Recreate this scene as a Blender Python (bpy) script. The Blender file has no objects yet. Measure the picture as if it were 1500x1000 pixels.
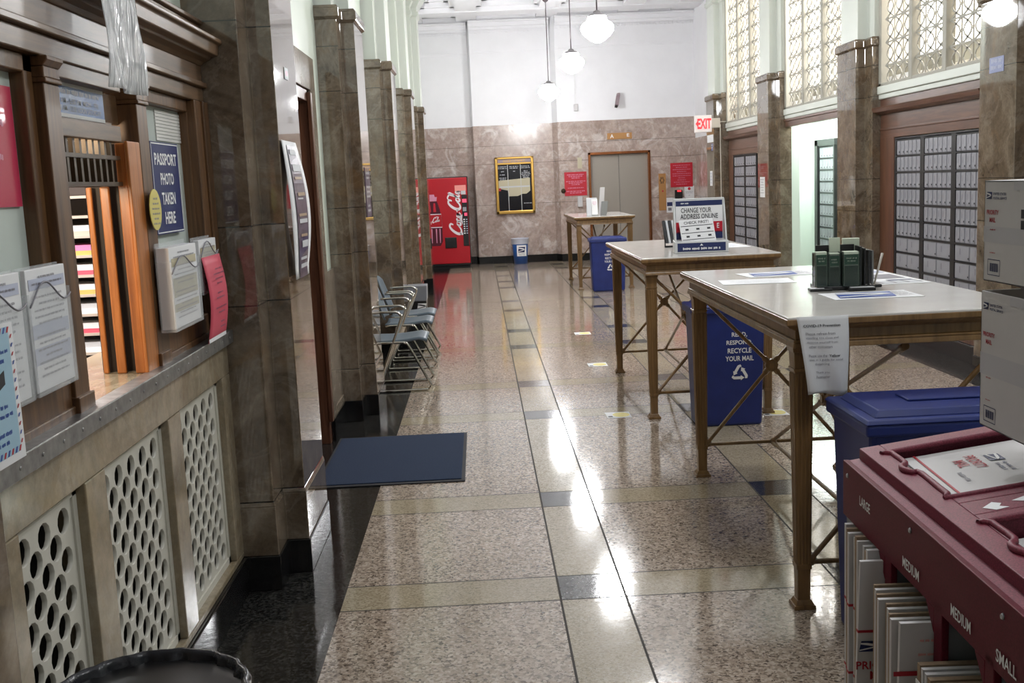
import bpy, bmesh, math, random
from mathutils import Vector, Matrix
random.seed(7)
SC = bpy.context.scene
COL = SC.collection
PI = math.pi

# ------------------------------------------------------------------ materials
MATS = {}
def nodes(name):
    m = bpy.data.materials.new(name); m.use_nodes = True
    nt = m.node_tree; b = nt.nodes['Principled BSDF']
    MATS[name] = m
    return m, nt, b
def ramp(nt, stops):
    r = nt.nodes.new('ShaderNodeValToRGB'); e = r.color_ramp.elements
    while len(e) < len(stops): e.new(0.5)
    for i, (p, c) in enumerate(stops): e[i].position = p; e[i].color = (*c, 1)
    return r
def noise(nt, co, scale, detail=4, rough=.55, dist=0):
    n = nt.nodes.new('ShaderNodeTexNoise'); n.inputs['Scale'].default_value = scale
    n.inputs['Detail'].default_value = detail; n.inputs['Roughness'].default_value = rough
    n.inputs['Distortion'].default_value = dist
    nt.links.new(co, n.inputs['Vector']); return n
def objco(nt, sc=(1, 1, 1)):
    t = nt.nodes.new('ShaderNodeTexCoord'); mp = nt.nodes.new('ShaderNodeMapping')
    mp.inputs['Scale'].default_value = sc
    nt.links.new(t.outputs['Object'], mp.inputs['Vector']); return mp.outputs['Vector']
def mix(nt, fac, a, b, mode='MIX'):
    x = nt.nodes.new('ShaderNodeMix'); x.data_type = 'RGBA'; x.blend_type = mode
    for key, v in ((0, fac), (6, a), (7, b)):
        if hasattr(v, 'links'): nt.links.new(v, x.inputs[key])
        elif key == 0: x.inputs[0].default_value = v
        else: x.inputs[key].default_value = (*v, 1)
    return x.outputs[2]
def bump(nt, b, h, strength=.1, dist=.01):
    n = nt.nodes.new('ShaderNodeBump'); n.inputs['Strength'].default_value = strength
    n.inputs['Distance'].default_value = dist
    nt.links.new(h, n.inputs['Height']); nt.links.new(n.outputs['Normal'], b.inputs['Normal'])
def plain(name, col, rough=.5, metal=0, var=.0, scale=20, bmp=0, emit=0, coat=0, trans=0, alpha=1, spec=None):
    m, nt, b = nodes(name)
    b.inputs['Base Color'].default_value = (*col, 1)
    b.inputs['Roughness'].default_value = rough; b.inputs['Metallic'].default_value = metal
    b.inputs['Coat Weight'].default_value = coat
    if spec is not None: b.inputs['Specular IOR Level'].default_value = spec
    if trans: b.inputs['Transmission Weight'].default_value = trans
    if alpha < 1: b.inputs['Alpha'].default_value = alpha
    if var or bmp:
        n = noise(nt, objco(nt), scale)
        if var:
            r = ramp(nt, [(.3, tuple(c * (1 - var) for c in col)), (.7, tuple(min(1, c * (1 + var)) for c in col))])
            nt.links.new(n.outputs['Fac'], r.inputs['Fac']); nt.links.new(r.outputs['Color'], b.inputs['Base Color'])
        if bmp: bump(nt, b, n.outputs['Fac'], bmp)
    if emit:
        b.inputs['Emission Color'].default_value = (*col, 1); b.inputs['Emission Strength'].default_value = emit
    return m
def marble(name, cols, vein, scale=2.2, rough=.1, vamt=.6, patch=None, joints=(), vscale=1.6, dist=1.6, ior=1.52):
    m, nt, b = nodes(name); co = objco(nt)
    n = noise(nt, co, scale, 8, .62, .7)
    r = ramp(nt, [(.28, cols[0]), (.48, cols[1]), (.7, cols[2])]); nt.links.new(n.outputs['Fac'], r.inputs['Fac'])
    c = r.outputs['Color']
    f = noise(nt, co, scale * 9, 8, .75)
    fr = ramp(nt, [(.36, (.6, .57, .53)), (.62, (1.2, 1.18, 1.14))]); nt.links.new(f.outputs['Fac'], fr.inputs['Fac'])
    c = mix(nt, .55, c, fr.outputs['Color'], 'MULTIPLY')
    v = noise(nt, co, vscale, 7, .6, dist)
    vr = ramp(nt, [(.47, (0, 0, 0)), (.5, (1, 1, 1)), (.53, (0, 0, 0))]); nt.links.new(v.outputs['Fac'], vr.inputs['Fac'])
    mm = nt.nodes.new('ShaderNodeMath'); mm.operation = 'MULTIPLY'; mm.inputs[1].default_value = vamt
    nt.links.new(vr.outputs['Color'], mm.inputs[0])
    c = mix(nt, mm.outputs[0], c, vein)
    if patch:
        p = noise(nt, co, 2.7, 6, .65, 1.0)
        pr = ramp(nt, [(.53, (0, 0, 0)), (.7, (1, 1, 1))]); nt.links.new(p.outputs['Fac'], pr.inputs['Fac'])
        pm = nt.nodes.new('ShaderNodeMath'); pm.operation = 'MULTIPLY'; pm.inputs[1].default_value = patch[1]
        nt.links.new(pr.outputs['Color'], pm.inputs[0]); c = mix(nt, pm.outputs[0], c, patch[0])
    if joints:
        sx = nt.nodes.new('ShaderNodeSeparateXYZ'); nt.links.new(co, sx.inputs[0]); acc = None
        for z in joints:
            cp = nt.nodes.new('ShaderNodeMath'); cp.operation = 'COMPARE'
            cp.inputs[1].default_value = z; cp.inputs[2].default_value = .0028
            nt.links.new(sx.outputs['Z'], cp.inputs[0])
            if acc is None: acc = cp.outputs[0]
            else:
                a = nt.nodes.new('ShaderNodeMath'); a.operation = 'MAXIMUM'
                nt.links.new(acc, a.inputs[0]); nt.links.new(cp.outputs[0], a.inputs[1]); acc = a.outputs[0]
        c = mix(nt, acc, c, (.03, .025, .02))
    nt.links.new(c, b.inputs['Base Color']); b.inputs['Roughness'].default_value = rough
    b.inputs['IOR'].default_value = ior
    return m
def terrazzo(name, stops, scale, rough=.16, soft=.35, wav=.05):
    m, nt, b = nodes(name); co = objco(nt)
    v = nt.nodes.new('ShaderNodeTexVoronoi'); v.inputs['Scale'].default_value = scale
    w = noise(nt, co, scale * .7, 2)
    wm = nt.nodes.new('ShaderNodeVectorMath'); wm.operation = 'MULTIPLY_ADD'; wm.inputs[1].default_value = (.02,) * 3
    nt.links.new(w.outputs['Color'], wm.inputs[0]); nt.links.new(co, wm.inputs[2]); nt.links.new(wm.outputs[0], v.inputs['Vector'])
    sx = nt.nodes.new('ShaderNodeSeparateColor'); nt.links.new(v.outputs['Color'], sx.inputs[0])
    r = ramp(nt, stops); r.color_ramp.interpolation = 'CONSTANT' if soft == 0 else 'LINEAR'
    nt.links.new(sx.outputs[0], r.inputs['Fac'])
    n = noise(nt, co, 1.3, 5)
    nr = ramp(nt, [(.3, (.86, .85, .84)), (.7, (1.06, 1.05, 1.03))]); nt.links.new(n.outputs['Fac'], nr.inputs['Fac'])
    c = mix(nt, 1, r.outputs['Color'], nr.outputs['Color'], 'MULTIPLY')
    nt.links.new(c, b.inputs['Base Color']); b.inputs['IOR'].default_value = 1.78
    g = noise(nt, co, 5, 3); rr = nt.nodes.new('ShaderNodeMapRange')
    rr.inputs['To Min'].default_value = rough * .75; rr.inputs['To Max'].default_value = rough * 1.3
    nt.links.new(g.outputs['Fac'], rr.inputs['Value']); nt.links.new(rr.outputs['Result'], b.inputs['Roughness'])
    n2 = noise(nt, co, 26, 3); bump(nt, b, n2.outputs['Fac'], wav, .01)
    return m
def wood(name, c0, c1, rough=.35, axis='Z', coat=.3):
    m, nt, b = nodes(name)
    sc = {'Z': (14, 14, 1.0), 'Y': (14, 1.0, 14), 'X': (1.0, 14, 14)}[axis]
    n = noise(nt, objco(nt, sc), 2.2, 7, .65, .5)
    r = ramp(nt, [(.3, c0), (.68, c1)]); nt.links.new(n.outputs['Fac'], r.inputs['Fac'])
    nt.links.new(r.outputs['Color'], b.inputs['Base Color']); b.inputs['Roughness'].default_value = rough
    b.inputs['Coat Weight'].default_value = coat; b.inputs['Coat Roughness'].default_value = .18
    return m

PJ = (.38, 1.2, 1.52, 2.32, 2.62)
marble('marble_pilaster', ((.072, .050, .033), (.145, .110, .078), (.235, .192, .145)), (.36, .31, .25), 4.2, .03, .22, ((.21, .125, .055), .55), PJ, 2.6, 1.0, 1.85)
marble('marble_far', ((.32, .235, .205), (.43, .335, .30), (.54, .445, .405)), (.75, .70, .68), 1.5, .15, .16, ((.74, .69, .67), .85), (2.38, 2.02, 1.2), 1.5, 1.4)
marble('marble_counter', ((.22, .175, .115), (.32, .27, .195), (.40, .35, .27)), (.2, .13, .06), 2.0, .13, .3, ((.34, .25, .12), .5))
marble('marble_dado', ((.16, .125, .095), (.25, .205, .16), (.32, .27, .22)), (.42, .37, .31), 2.4, .13, .4)
marble('marble_black', ((.006, .006, .006), (.009, .009, .01), (.014, .014, .014)), (.02, .02, .02), 3, .09, .3)
terrazzo('terrazzo_coarse', [(0, (.085, .064, .052)), (.15, (.21, .165, .132)), (.36, (.345, .275, .222)), (.66, (.425, .345, .28)), (.9, (.56, .475, .40))], 105, .09, .35, .03)
terrazzo('terrazzo_cream', [(0, (.25, .20, .135)), (.25, (.345, .29, .20)), (.6, (.40, .34, .24)), (.9, (.47, .405, .305))], 150, .08, .35, .03)
terrazzo('terrazzo_dark', [(0, (.02, .02, .022)), (.4, (.05, .05, .055)), (.8, (.09, .09, .095))], 150, .08, .35, .03)
terrazzo('terrazzo_border', [(0, (.006, .006, .006)), (.5, (.014, .014, .014)), (.9, (.05, .048, .045))], 110, .11)
plain('partition_grey', (.34, .33, .27), .6)
plain('lattice_paint', (.38, .365, .32), .6, spec=.2)
plain('joint_brass', (.035, .028, .022), .6, spec=.15)
plain('liner_grey', (.2, .21, .24), .4)
plain('paint_white', (.87, .865, .89), .55, var=.02, scale=3)
plain('paint_mint', (.60, .66, .58), .45, var=.02, scale=3)
plain('paint_pilaster', (.62, .65, .60), .45, var=.02, scale=3)
plain('paint_room', (.74, .83, .76), .5)
plain('paint_cream', (.88, .82, .72), .6)
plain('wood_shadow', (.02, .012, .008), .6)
wood('oak_counter', (.05, .021, .007), (.175, .084, .032), .42, 'Z', .08)
wood('oak_counter_run', (.065, .032, .014), (.175, .098, .047), .42, 'Y', .08)
wood('oak_orange', (.27, .078, .014), (.60, .215, .05), .4, 'Z', .2)
wood('oak_red', (.07, .026, .014), (.17, .072, .038), .3, 'Z')
wood('oak_red_run', (.07, .028, .017), (.17, .078, .048), .28, 'Y')
wood('bronze_table', (.14, .075, .026), (.30, .17, .066), .34, 'Z', .2)
plain('bronze_dark', (.06, .038, .02), .35, .3, .2, 30)
plain('table_stone', (.66, .63, .60), .12, var=.05, scale=9)
plain('grille_white', (.62, .60, .53), .45, var=.05, scale=12)
plain('grille_cavity', (.05, .047, .042), .8)
plain('steel_edge', (.33, .33, .33), .38, .85, .25, 30, .08)
plain('chrome', (.62, .59, .54), .16, 1)
plain('steel', (.42, .43, .46), .4, .8)
plain('aluminum_box', (.33, .33, .37), .45, .2, .06, 8)
plain('black_metal', (.012, .012, .014), .4)
plain('black_plastic', (.012, .012, .013), .3)
plain('black_matte', (.008, .008, .009), .8)
plain('liner_black', (.02, .021, .027), .27, bmp=.6, scale=16)
plain('bin_blue', (.014, .028, .17), .4, var=.12, scale=8)
plain('bin_blue_light', (.02, .10, .36), .35)
plain('liner_clear', (.62, .64, .74), .3)
plain('mat_blue', (.011, .026, .066), .95, var=.3, scale=160, bmp=.4)
plain('mat_rubber', (.015, .015, .02), .7)
plain('chair_grey', (.115, .15, .185), .4, var=.05, scale=8)
plain('burgundy', (.115, .008, .02), .5, var=.25, scale=220, spec=.2)
plain('burgundy_top', (.185, .028, .05), .5, var=.4, scale=260, spec=.35)
plain('rack_grey', (.30, .31, .34), .45, .3)
plain('paper_white', (.80, .80, .82), .6)
plain('paper_grey', (.58, .59, .62), .6)
plain('paper_edge', (.52, .50, .47), .7, var=.25, scale=300)
plain('paper_blue', (.36, .55, .68), .5)
plain('paper_lav', (.50, .53, .66), .55)
plain('paper_tan', (.52, .47, .33), .55)
plain('paper_pink', (.68, .09, .14), .55)
plain('poster_pink', (.60, .035, .10), .3, coat=.6)
plain('paper_yellow', (.70, .60, .16), .5)
plain('paper_mag', (.75, .22, .45), .6)
plain('paper_orange', (.85, .42, .12), .6)
plain('cardboard_white', (.62, .60, .605), .6, var=.03, scale=6)
plain('cardboard_lilac', (.55, .54, .57), .6)
plain('cardboard_brown', (.33, .23, .15), .75, var=.15, scale=60)
plain('ink_black', (.02, .02, .025), .6)
plain('ink_grey', (.23, .22, .25), .6)
plain('ink_red', (.42, .02, .035), .6)
plain('ink_white', (.85, .85, .86), .55)
plain('ink_navy', (.012, .022, .10), .5)
plain('ink_blue', (.03, .08, .35), .5)
plain('sign_navy', (.016, .025, .135), .4)
plain('sign_blue', (.10, .21, .48), .4, var=.1, scale=30)
plain('sign_blue_dull', (.15, .18, .36), .4)
plain('sign_red', (.52, .012, .03), .4)
plain('poster_dark', (.10, .065, .12), .3, var=.3, scale=18, coat=.5)
plain('poster_tan', (.42, .30, .20), .4)
plain('coke_red', (.46, .01, .02), .3)
plain('coke_white', (.85, .8, .84), .4)
plain('coke_pink', (.70, .30, .44), .4)
plain('coke_dark', (.08, .008, .02), .3)
plain('button_pink', (.8, .08, .16), .4, emit=.5)
plain('sticker_salmon', (.85, .32, .28), .5)
plain('brass', (.55, .33, .085), .3, .9)
plain('brass_plate', (.48, .245, .09), .42, .35)
plain('copper_trim', (.42, .16, .065), .22, .9)
plain('elevator_door', (.36, .325, .285), .42, .25)
plain('board_black', (.012, .011, .014), .12)
plain('acrylic_green', (.05, .065, .05), .15)
plain('acrylic_smoke', (.05, .075, .06), .1, alpha=.4)
plain('acrylic_grey', (.16, .165, .16), .15)
plain('flyer_green', (.02, .19, .09), .4)
plain('flyer_pale', (.56, .62, .50), .5)
plain('stand_grey', (.55, .56, .56), .4)
plain('screen_red', (.75, .03, .04), .4, emit=1.2)
plain('exit_face', (.85, .80, .80), .4)
plain('exit_red', (.85, .03, .04), .5, emit=.7)
plain('conduit', (.55, .51, .45), .5)
plain('lens', (.02, .015, .018), .1)
plain('camera_body', (.33, .25, .27), .4)
plain('pendant_rod', (.14, .115, .125), .4, .5)
plain('pendant_cap', (.30, .285, .30), .4, .6)
plain('globe_glass', (.97, .985, 1.0), .25, emit=70)
plain('white_glow_panel', (1.0, .99, .96), .6, emit=3.5)
plain('glass_pale', (.62, .68, .64), .12)
plain('blind_white', (.70, .69, .66), .5)
plain('shelf_dark', (.05, .035, .03), .6)
plain('shelf_tan', (.5, .42, .36), .6)
m, nt, b = nodes('plastic_clear')
b.inputs['Base Color'].default_value = (.9, .92, .94, 1); b.inputs['Roughness'].default_value = .08
b.inputs['Alpha'].default_value = .6
n_ = noise(nt, objco(nt, (1, 9, 1.4)), 5, 3, .5, .6); bump(nt, b, n_.outputs['Fac'], .9, .05)
m, nt, b = nodes('glass_clear')
b.inputs['Base Color'].default_value = (.9, .93, .95, 1); b.inputs['Roughness'].default_value = .05
b.inputs['Alpha'].default_value = .22

# ------------------------------------------------------------------ mesh builder
class MB:
    def __init__(s): s.v = []; s.f = []; s.m = []; s.mats = []; s.cur = 0; s.sm = []
    def mat(s, n):
        if n not in s.mats: s.mats.append(n)
        s.cur = s.mats.index(n); return s
    def face(s, idx, smooth=False): s.f.append(tuple(idx)); s.m.append(s.cur); s.sm.append(smooth)
    def add(s, vs):
        i = len(s.v); s.v += [Vector(p) for p in vs]; return i
    def box(s, x0, x1, y0, y1, z0, z1):
        x0, x1 = min(x0, x1), max(x0, x1); y0, y1 = min(y0, y1), max(y0, y1); z0, z1 = min(z0, z1), max(z0, z1)
        i = s.add([(x, y, z) for z in (z0, z1) for y in (y0, y1) for x in (x0, x1)])
        for q in ((0, 2, 3, 1), (4, 5, 7, 6), (0, 1, 5, 4), (2, 6, 7, 3), (0, 4, 6, 2), (1, 3, 7, 5)): s.face([i + k for k in q])
        return s
    def obox(s, c, M, sx, sy, sz):
        i = s.add([Vector(c) + M @ Vector((x * sx / 2, y * sy / 2, z * sz / 2)) for z in (-1, 1) for y in (-1, 1) for x in (-1, 1)])
        for q in ((0, 2, 3, 1), (4, 5, 7, 6), (0, 1, 5, 4), (2, 6, 7, 3), (0, 4, 6, 2), (1, 3, 7, 5)): s.face([i + k for k in q])
        return s
    def hexa(s, p):   # 8 points: bottom 4 ccw, top 4 ccw
        i = s.add(p)
        for q in ((3, 2, 1, 0), (4, 5, 6, 7), (0, 1, 5, 4), (1, 2, 6, 5), (2, 3, 7, 6), (3, 0, 4, 7)): s.face([i + k for k in q])
        return s
    def quad(s, a, b, c, d): i = s.add([a, b, c, d]); s.face([i, i + 1, i + 2, i + 3]); return s
    def poly(s, pts): i = s.add(pts); s.face(range(i, i + len(pts))); return s
    def prism(s, pts, d):   # planar polygon extruded by vector d
        n = len(pts); d = Vector(d); i = s.add(pts); j = s.add([Vector(p) + d for p in pts])
        s.face([i + k for k in range(n)][::-1]); s.face([j + k for k in range(n)])
        for k in range(n): s.face([i + k, i + (k + 1) % n, j + (k + 1) % n, j + k])
        return s
    def ring(s, c, ax, r, n, ref=None):
        ax = Vector(ax).normalized(); a = ax.orthogonal().normalized() if ref is None else ref
        bb = ax.cross(a); return s.add([Vector(c) + a * (r * math.cos(2 * PI * k / n)) + bb * (r * math.sin(2 * PI * k / n)) for k in range(n)])
    def tube(s, path, r, n=10, caps=True):
        P = [Vector(p) for p in path]; R = r if isinstance(r, (list, tuple)) else [r] * len(P); rings = []; ref = None
        for k, p in enumerate(P):
            t = (P[min(k + 1, len(P) - 1)] - P[max(k - 1, 0)]).normalized()
            if ref is None: ref = t.orthogonal().normalized()
            else: ref = (ref - t * ref.dot(t)).normalized()
            rings.append(s.ring(p, t, R[k], n, ref))
        for a, b in zip(rings, rings[1:]):
            for k in range(n): s.face([a + k, a + (k + 1) % n, b + (k + 1) % n, b + k], True)
        if caps:
            s.face([rings[0] + k for k in range(n)][::-1]); s.face([rings[-1] + k for k in range(n)])
        return s
    def lathe(s, prof, c, n=32, smooth=True, caps=True):
        rings = []
        for r, z in prof: rings.append(s.add([(c[0] + r * math.cos(2 * PI * k / n), c[1] + r * math.sin(2 * PI * k / n), c[2] + z) for k in range(n)]))
        for a, b in zip(rings, rings[1:]):
            for k in range(n): s.face([a + k, a + (k + 1) % n, b + (k + 1) % n, b + k], smooth)
        if caps:
            if prof[0][0] > 1e-4: s.face([rings[0] + k for k in range(n)][::-1])
            if prof[-1][0] > 1e-4: s.face([rings[-1] + k for k in range(n)])
        return s
    def grid(s, fn, nu, nv, smooth=True):
        i = s.add([fn(u / nu, v / nv) for v in range(nv + 1) for u in range(nu + 1)])
        for v in range(nv):
            for u in range(nu):
                a = i + v * (nu + 1) + u; s.face([a, a + 1, a + nu + 2, a + nu + 1], smooth)
        return s

WM = {}
def wmat(o):
    return WM.get(o.name, Matrix.Identity(4)) if o is not None else Matrix.Identity(4)
def mesh_of(name, mb, inv=None):
    me = bpy.data.meshes.new(name)
    vs = [inv @ v for v in mb.v] if inv is not None else mb.v
    me.from_pydata([tuple(v) for v in vs], [], mb.f)
    for n in mb.mats: me.materials.append(MATS[n])
    if len(mb.mats) > 1: me.polygons.foreach_set('material_index', mb.m)
    me.polygons.foreach_set('use_smooth', mb.sm); me.update(); return me
def fixn(me):
    bm = bmesh.new(); bm.from_mesh(me); bmesh.ops.recalc_face_normals(bm, faces=bm.faces); bm.to_mesh(me); bm.free()
def build(name, mb, parent=None, bevel=0, fix=True, origin=None):
    """mb holds world coordinates; the object becomes a child of parent (or top level at origin)"""
    W = wmat(parent) if parent is not None else (Matrix.Translation(origin) if origin else Matrix.Identity(4))
    me = mesh_of(name, mb, W.inverted())
    if fix: fixn(me)
    o = bpy.data.objects.new(name, me); COL.objects.link(o)
    if parent is not None: o.parent = parent
    elif origin: o.location = origin
    WM[o.name] = W
    if bevel:
        md = o.modifiers.new('bevel', 'BEVEL'); md.width = bevel; md.segments = 2; md.limit_method = 'ANGLE'; md.angle_limit = .7
        md.harden_normals = False
    return o
def B(mat): return MB().mat(mat)
def tag(o, label, cat, group=None):
    o['label'] = label; o['category'] = cat
    if group: o['group'] = group
    return o
def thing(name, label, cat, loc=(0, 0, 0), rz=0, group=None):
    o = bpy.data.objects.new(name, None); COL.objects.link(o); o.location = loc; o.rotation_euler = (0, 0, rz)
    o.empty_display_size = .1
    WM[o.name] = Matrix.Translation(loc) @ Matrix.Rotation(rz, 4, 'Z')
    return tag(o, label, cat, group)
def struct(name, mb, bevel=0, parent=None):
    o = build(name, mb, parent, bevel)
    if parent is None: o['kind'] = 'structure'
    return o
def local(parent, p): return wmat(parent) @ Vector(p)

def text_mesh(s, bold=0, spacing=1.0):
    cu = bpy.data.curves.new('lettering', 'FONT'); cu.body = s; cu.size = 1; cu.align_x = 'CENTER'; cu.offset = bold
    cu.space_character = spacing; cu.resolution_u = 2; cu.space_line = 1.05
    t = bpy.data.objects.new('lettering', cu); COL.objects.link(t)
    bpy.context.view_layer.update()
    me = bpy.data.meshes.new_from_object(t.evaluated_get(bpy.context.evaluated_depsgraph_get()))
    vs = [v.co.copy() for v in me.vertices]; fs = [tuple(p.vertices) for p in me.polygons]
    bpy.data.objects.remove(t); bpy.data.curves.remove(cu); bpy.data.meshes.remove(me)
    return vs, fs
def put_text(mb, s, c, ux, uy, w, h, bold=.0, slant=0):
    """letters fitted into a w x h box centred at c on the plane (ux, uy)"""
    vs, fs = text_mesh(s, bold)
    x0 = min(v.x for v in vs); x1 = max(v.x for v in vs); y0 = min(v.y for v in vs); y1 = max(v.y for v in vs)
    ux = Vector(ux).normalized(); uy = Vector(uy).normalized(); c = Vector(c); nrm = ux.cross(uy)
    out = []
    for v in vs:
        a = ((v.x - x0) / (x1 - x0) - .5) * w; bq = ((v.y - y0) / (y1 - y0) - .5) * h
        out.append(c + ux * (a + slant * bq) + uy * bq + nrm * .0012)
    i = mb.add(out)
    for f in fs: mb.face([i + k for k in f])
def rect(mb, c, ux, uy, w, h, off=.001):
    ux = Vector(ux).normalized(); uy = Vector(uy).normalized(); c = Vector(c) + ux.cross(uy) * off
    mb.quad(c - ux * w / 2 - uy * h / 2, c + ux * w / 2 - uy * h / 2, c + ux * w / 2 + uy * h / 2, c - ux * w / 2 + uy * h / 2)
def script_lines(mb, c, ux, uy, w, widths, pitch, hgt, rnd, off=.0012):
    """rows of small strokes standing for print too small to read"""
    ux = Vector(ux).normalized(); uy = Vector(uy).normalized(); c = Vector(c)
    for k, fr in enumerate(widths):
        if not fr: continue
        y = -k * pitch; x = -fr * w / 2; end = fr * w / 2
        while x < end - hgt * .4:
            wl = min(end - x, hgt * rnd.uniform(1.2, 4.0))
            xx = x
            while xx < x + wl - .0001:
                lw = min(hgt * .42, x + wl - xx)
                rect(mb, c + ux * (xx + lw / 2) + uy * (y + rnd.uniform(-.05, .08) * hgt), ux, uy, lw * .8, hgt * rnd.uniform(.62, 1), off)
                xx += hgt * .5
            x += wl + hgt * .55
def slab(mb, c, ux, uy, w, h, t):
    ux = Vector(ux).normalized(); uy = Vector(uy).normalized(); n = ux.cross(uy)
    M = Matrix((ux, uy, n)).transposed(); mb.obox(Vector(c) - n * t / 2, M, w, h, t); return mb
def eagle(mb, c, ux, uy, w, h, dark='ink_navy', light='ink_white'):
    ux = Vector(ux).normalized(); uy = Vector(uy).normalized(); c = Vector(c); n = ux.cross(uy)
    def pl(pts, off): mb.poly([c + ux * (x * w) + uy * (y * h) + n * off for x, y in pts])
    mb.mat(dark); pl([(-.5, -.5), (.38, -.5), (.5, .5), (-.38, .5)], .0012)
    mb.mat(light)
    pl([(-.40, .36), (-.1, .34), (.28, .22), (.40, .08), (.44, -.02), (.2, .02), (-.42, .22)], .0024)
    pl([(-.46, -.28), (.26, -.02), (.40, -.06), (.1, -.2), (-.48, -.4)], .0024)
def smooth_path(pts, n=6):
    P = [Vector(p) for p in pts]; out = []
    for i in range(len(P) - 1):
        p0 = P[max(i - 1, 0)]; p1 = P[i]; p2 = P[i + 1]; p3 = P[min(i + 2, len(P) - 1)]
        for k in range(n):
            t = k / n
            out.append(.5 * ((2 * p1) + (p2 - p0) * t + (2 * p0 - 5 * p1 + 4 * p2 - p3) * t * t + (3 * p1 - p0 - 3 * p2 + p3) * t ** 3))
    out.append(P[-1]); return out
def ribbon(mb, pts, wid, T):
    P = smooth_path([(x, y, 0) for x, y in pts]); n = len(P); L = []; R = []
    for k, p in enumerate(P):
        t = (P[min(k + 1, n - 1)] - P[max(k - 1, 0)]); t.normalize(); q = Vector((-t.y, t.x, 0))
        u = k / (n - 1); w = wid * (.35 + .65 * math.sin(PI * min(1, max(0, u * .9 + .05)))) * (1 + .35 * abs(t.y))
        L.append(T(p + q * w)); R.append(T(p - q * w))
    for k in range(n - 1): mb.quad(L[k], R[k], R[k + 1], L[k + 1])
COLA = [
    ([(1.75, 1.75), (1.85, 2.25), (1.35, 2.55), (.7, 2.1), (.2, 1.2), (.15, .4), (.6, .0), (1.2, .15), (1.7, .6)], .15),
    ([(.25, .35), (.15, -.2), (.9, -.62), (2.0, -.55), (2.9, -.12), (3.7, -.2), (4.4, -.55)], .11),
    ([(2.3, .9), (1.95, .85), (1.8, .4), (2.1, .05), (2.5, .35), (2.45, .8), (2.2, .92)], .11),
    ([(3.15, .75), (2.95, .95), (2.7, .6), (2.75, .12), (3.1, .08), (3.4, .4)], .11),
    ([(3.95, .85), (3.6, .9), (3.45, .4), (3.7, .05), (3.95, .45), (4.05, .92), (3.98, .2), (4.2, .08), (4.45, .35)], .11),
    ([(4.4, .72), (4.6, .82), (4.85, .68), (5.05, .78)], .08),
    ([(6.5, 1.8), (6.55, 2.4), (6.0, 2.6), (5.45, 2.1), (5.05, 1.2), (5.05, .4), (5.5, .0), (6.1, .2), (6.5, .7)], .15),
    ([(6.5, 2.35), (6.9, 2.75), (7.6, 2.45), (8.0, 2.6)], .09),
    ([(7.05, .9), (6.75, .85), (6.6, .4), (6.9, .05), (7.25, .35), (7.2, .8), (7.0, .92)], .11),
    ([(7.3, .5), (7.8, 1.4), (8.0, 2.2), (7.75, 2.35), (7.6, 1.5), (7.6, .3), (7.8, .08), (8.1, .35)], .11),
    ([(8.6, .85), (8.3, .9), (8.15, .4), (8.4, .05), (8.65, .45), (8.75, .92), (8.68, .2), (8.9, .08), (9.2, .4)], .11)]
def cola(mb, c, ux, uy, w, h):
    ux = Vector(ux).normalized(); uy = Vector(uy).normalized(); n = ux.cross(uy); c = Vector(c)
    def T(p): return c + ux * ((p.x / 9.4 - .5) * w + .06 * w * (p.y - 1) / 3) + uy * ((p.y + .7) / 3.5 - .5) * h + n * .0022
    for pts, wd in COLA: ribbon(mb, pts, wd * 1.45, T)

X_, Y_, Z_ = Vector((1, 0, 0)), Vector((0, 1, 0)), Vector((0, 0, 1))
# facing directions: 'S' faces the camera (-Y); 'E' faces +X (left wall); 'W' faces -X (right wall); 'U' faces up
FR = {'S': (X_, Z_), 'E': (Y_, Z_), 'W': (-Y_, Z_), 'U': (X_, Y_)}
def sign(name, label, cat, c, face, w, h, mat, t=.008, group=None, border=None, bevel=0):
    """a flat sign: an Empty with a panel, lettering is added later"""
    ux, uy = FR[face]; o = thing(name, label, cat, c, 0, group)
    mb = B(mat); slab(mb, c, ux, uy, w, h, t); build('panel', mb, o, bevel)
    if border:
        mb = B(border[0]); g = border[1]
        for sx in (-1, 1): rect(mb, Vector(c) + ux * sx * (w / 2 - g * 1.5), ux, uy, g, h - 2 * g)
        for sy in (-1, 1): rect(mb, Vector(c) + uy * sy * (h / 2 - g * 1.5), ux, uy, w - 2 * g, g)
        build('border_line', mb, o, fix=False)
    return o, ux, uy
def words(o, mat, *a):
    mb = B(mat); put_text(mb, *a); return build('lettering', mb, o, fix=False)

def line_parts(o, name, mat, c, ux, uy, w, widths, pitch, hgt, rnd):
    for k, fr in enumerate(widths):
        if fr:
            mb = B(mat); script_lines(mb, Vector(c) - Vector(uy).normalized() * (k * pitch), ux, uy, w, [fr], pitch, hgt, rnd); build(name, mb, o, fix=False)
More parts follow.
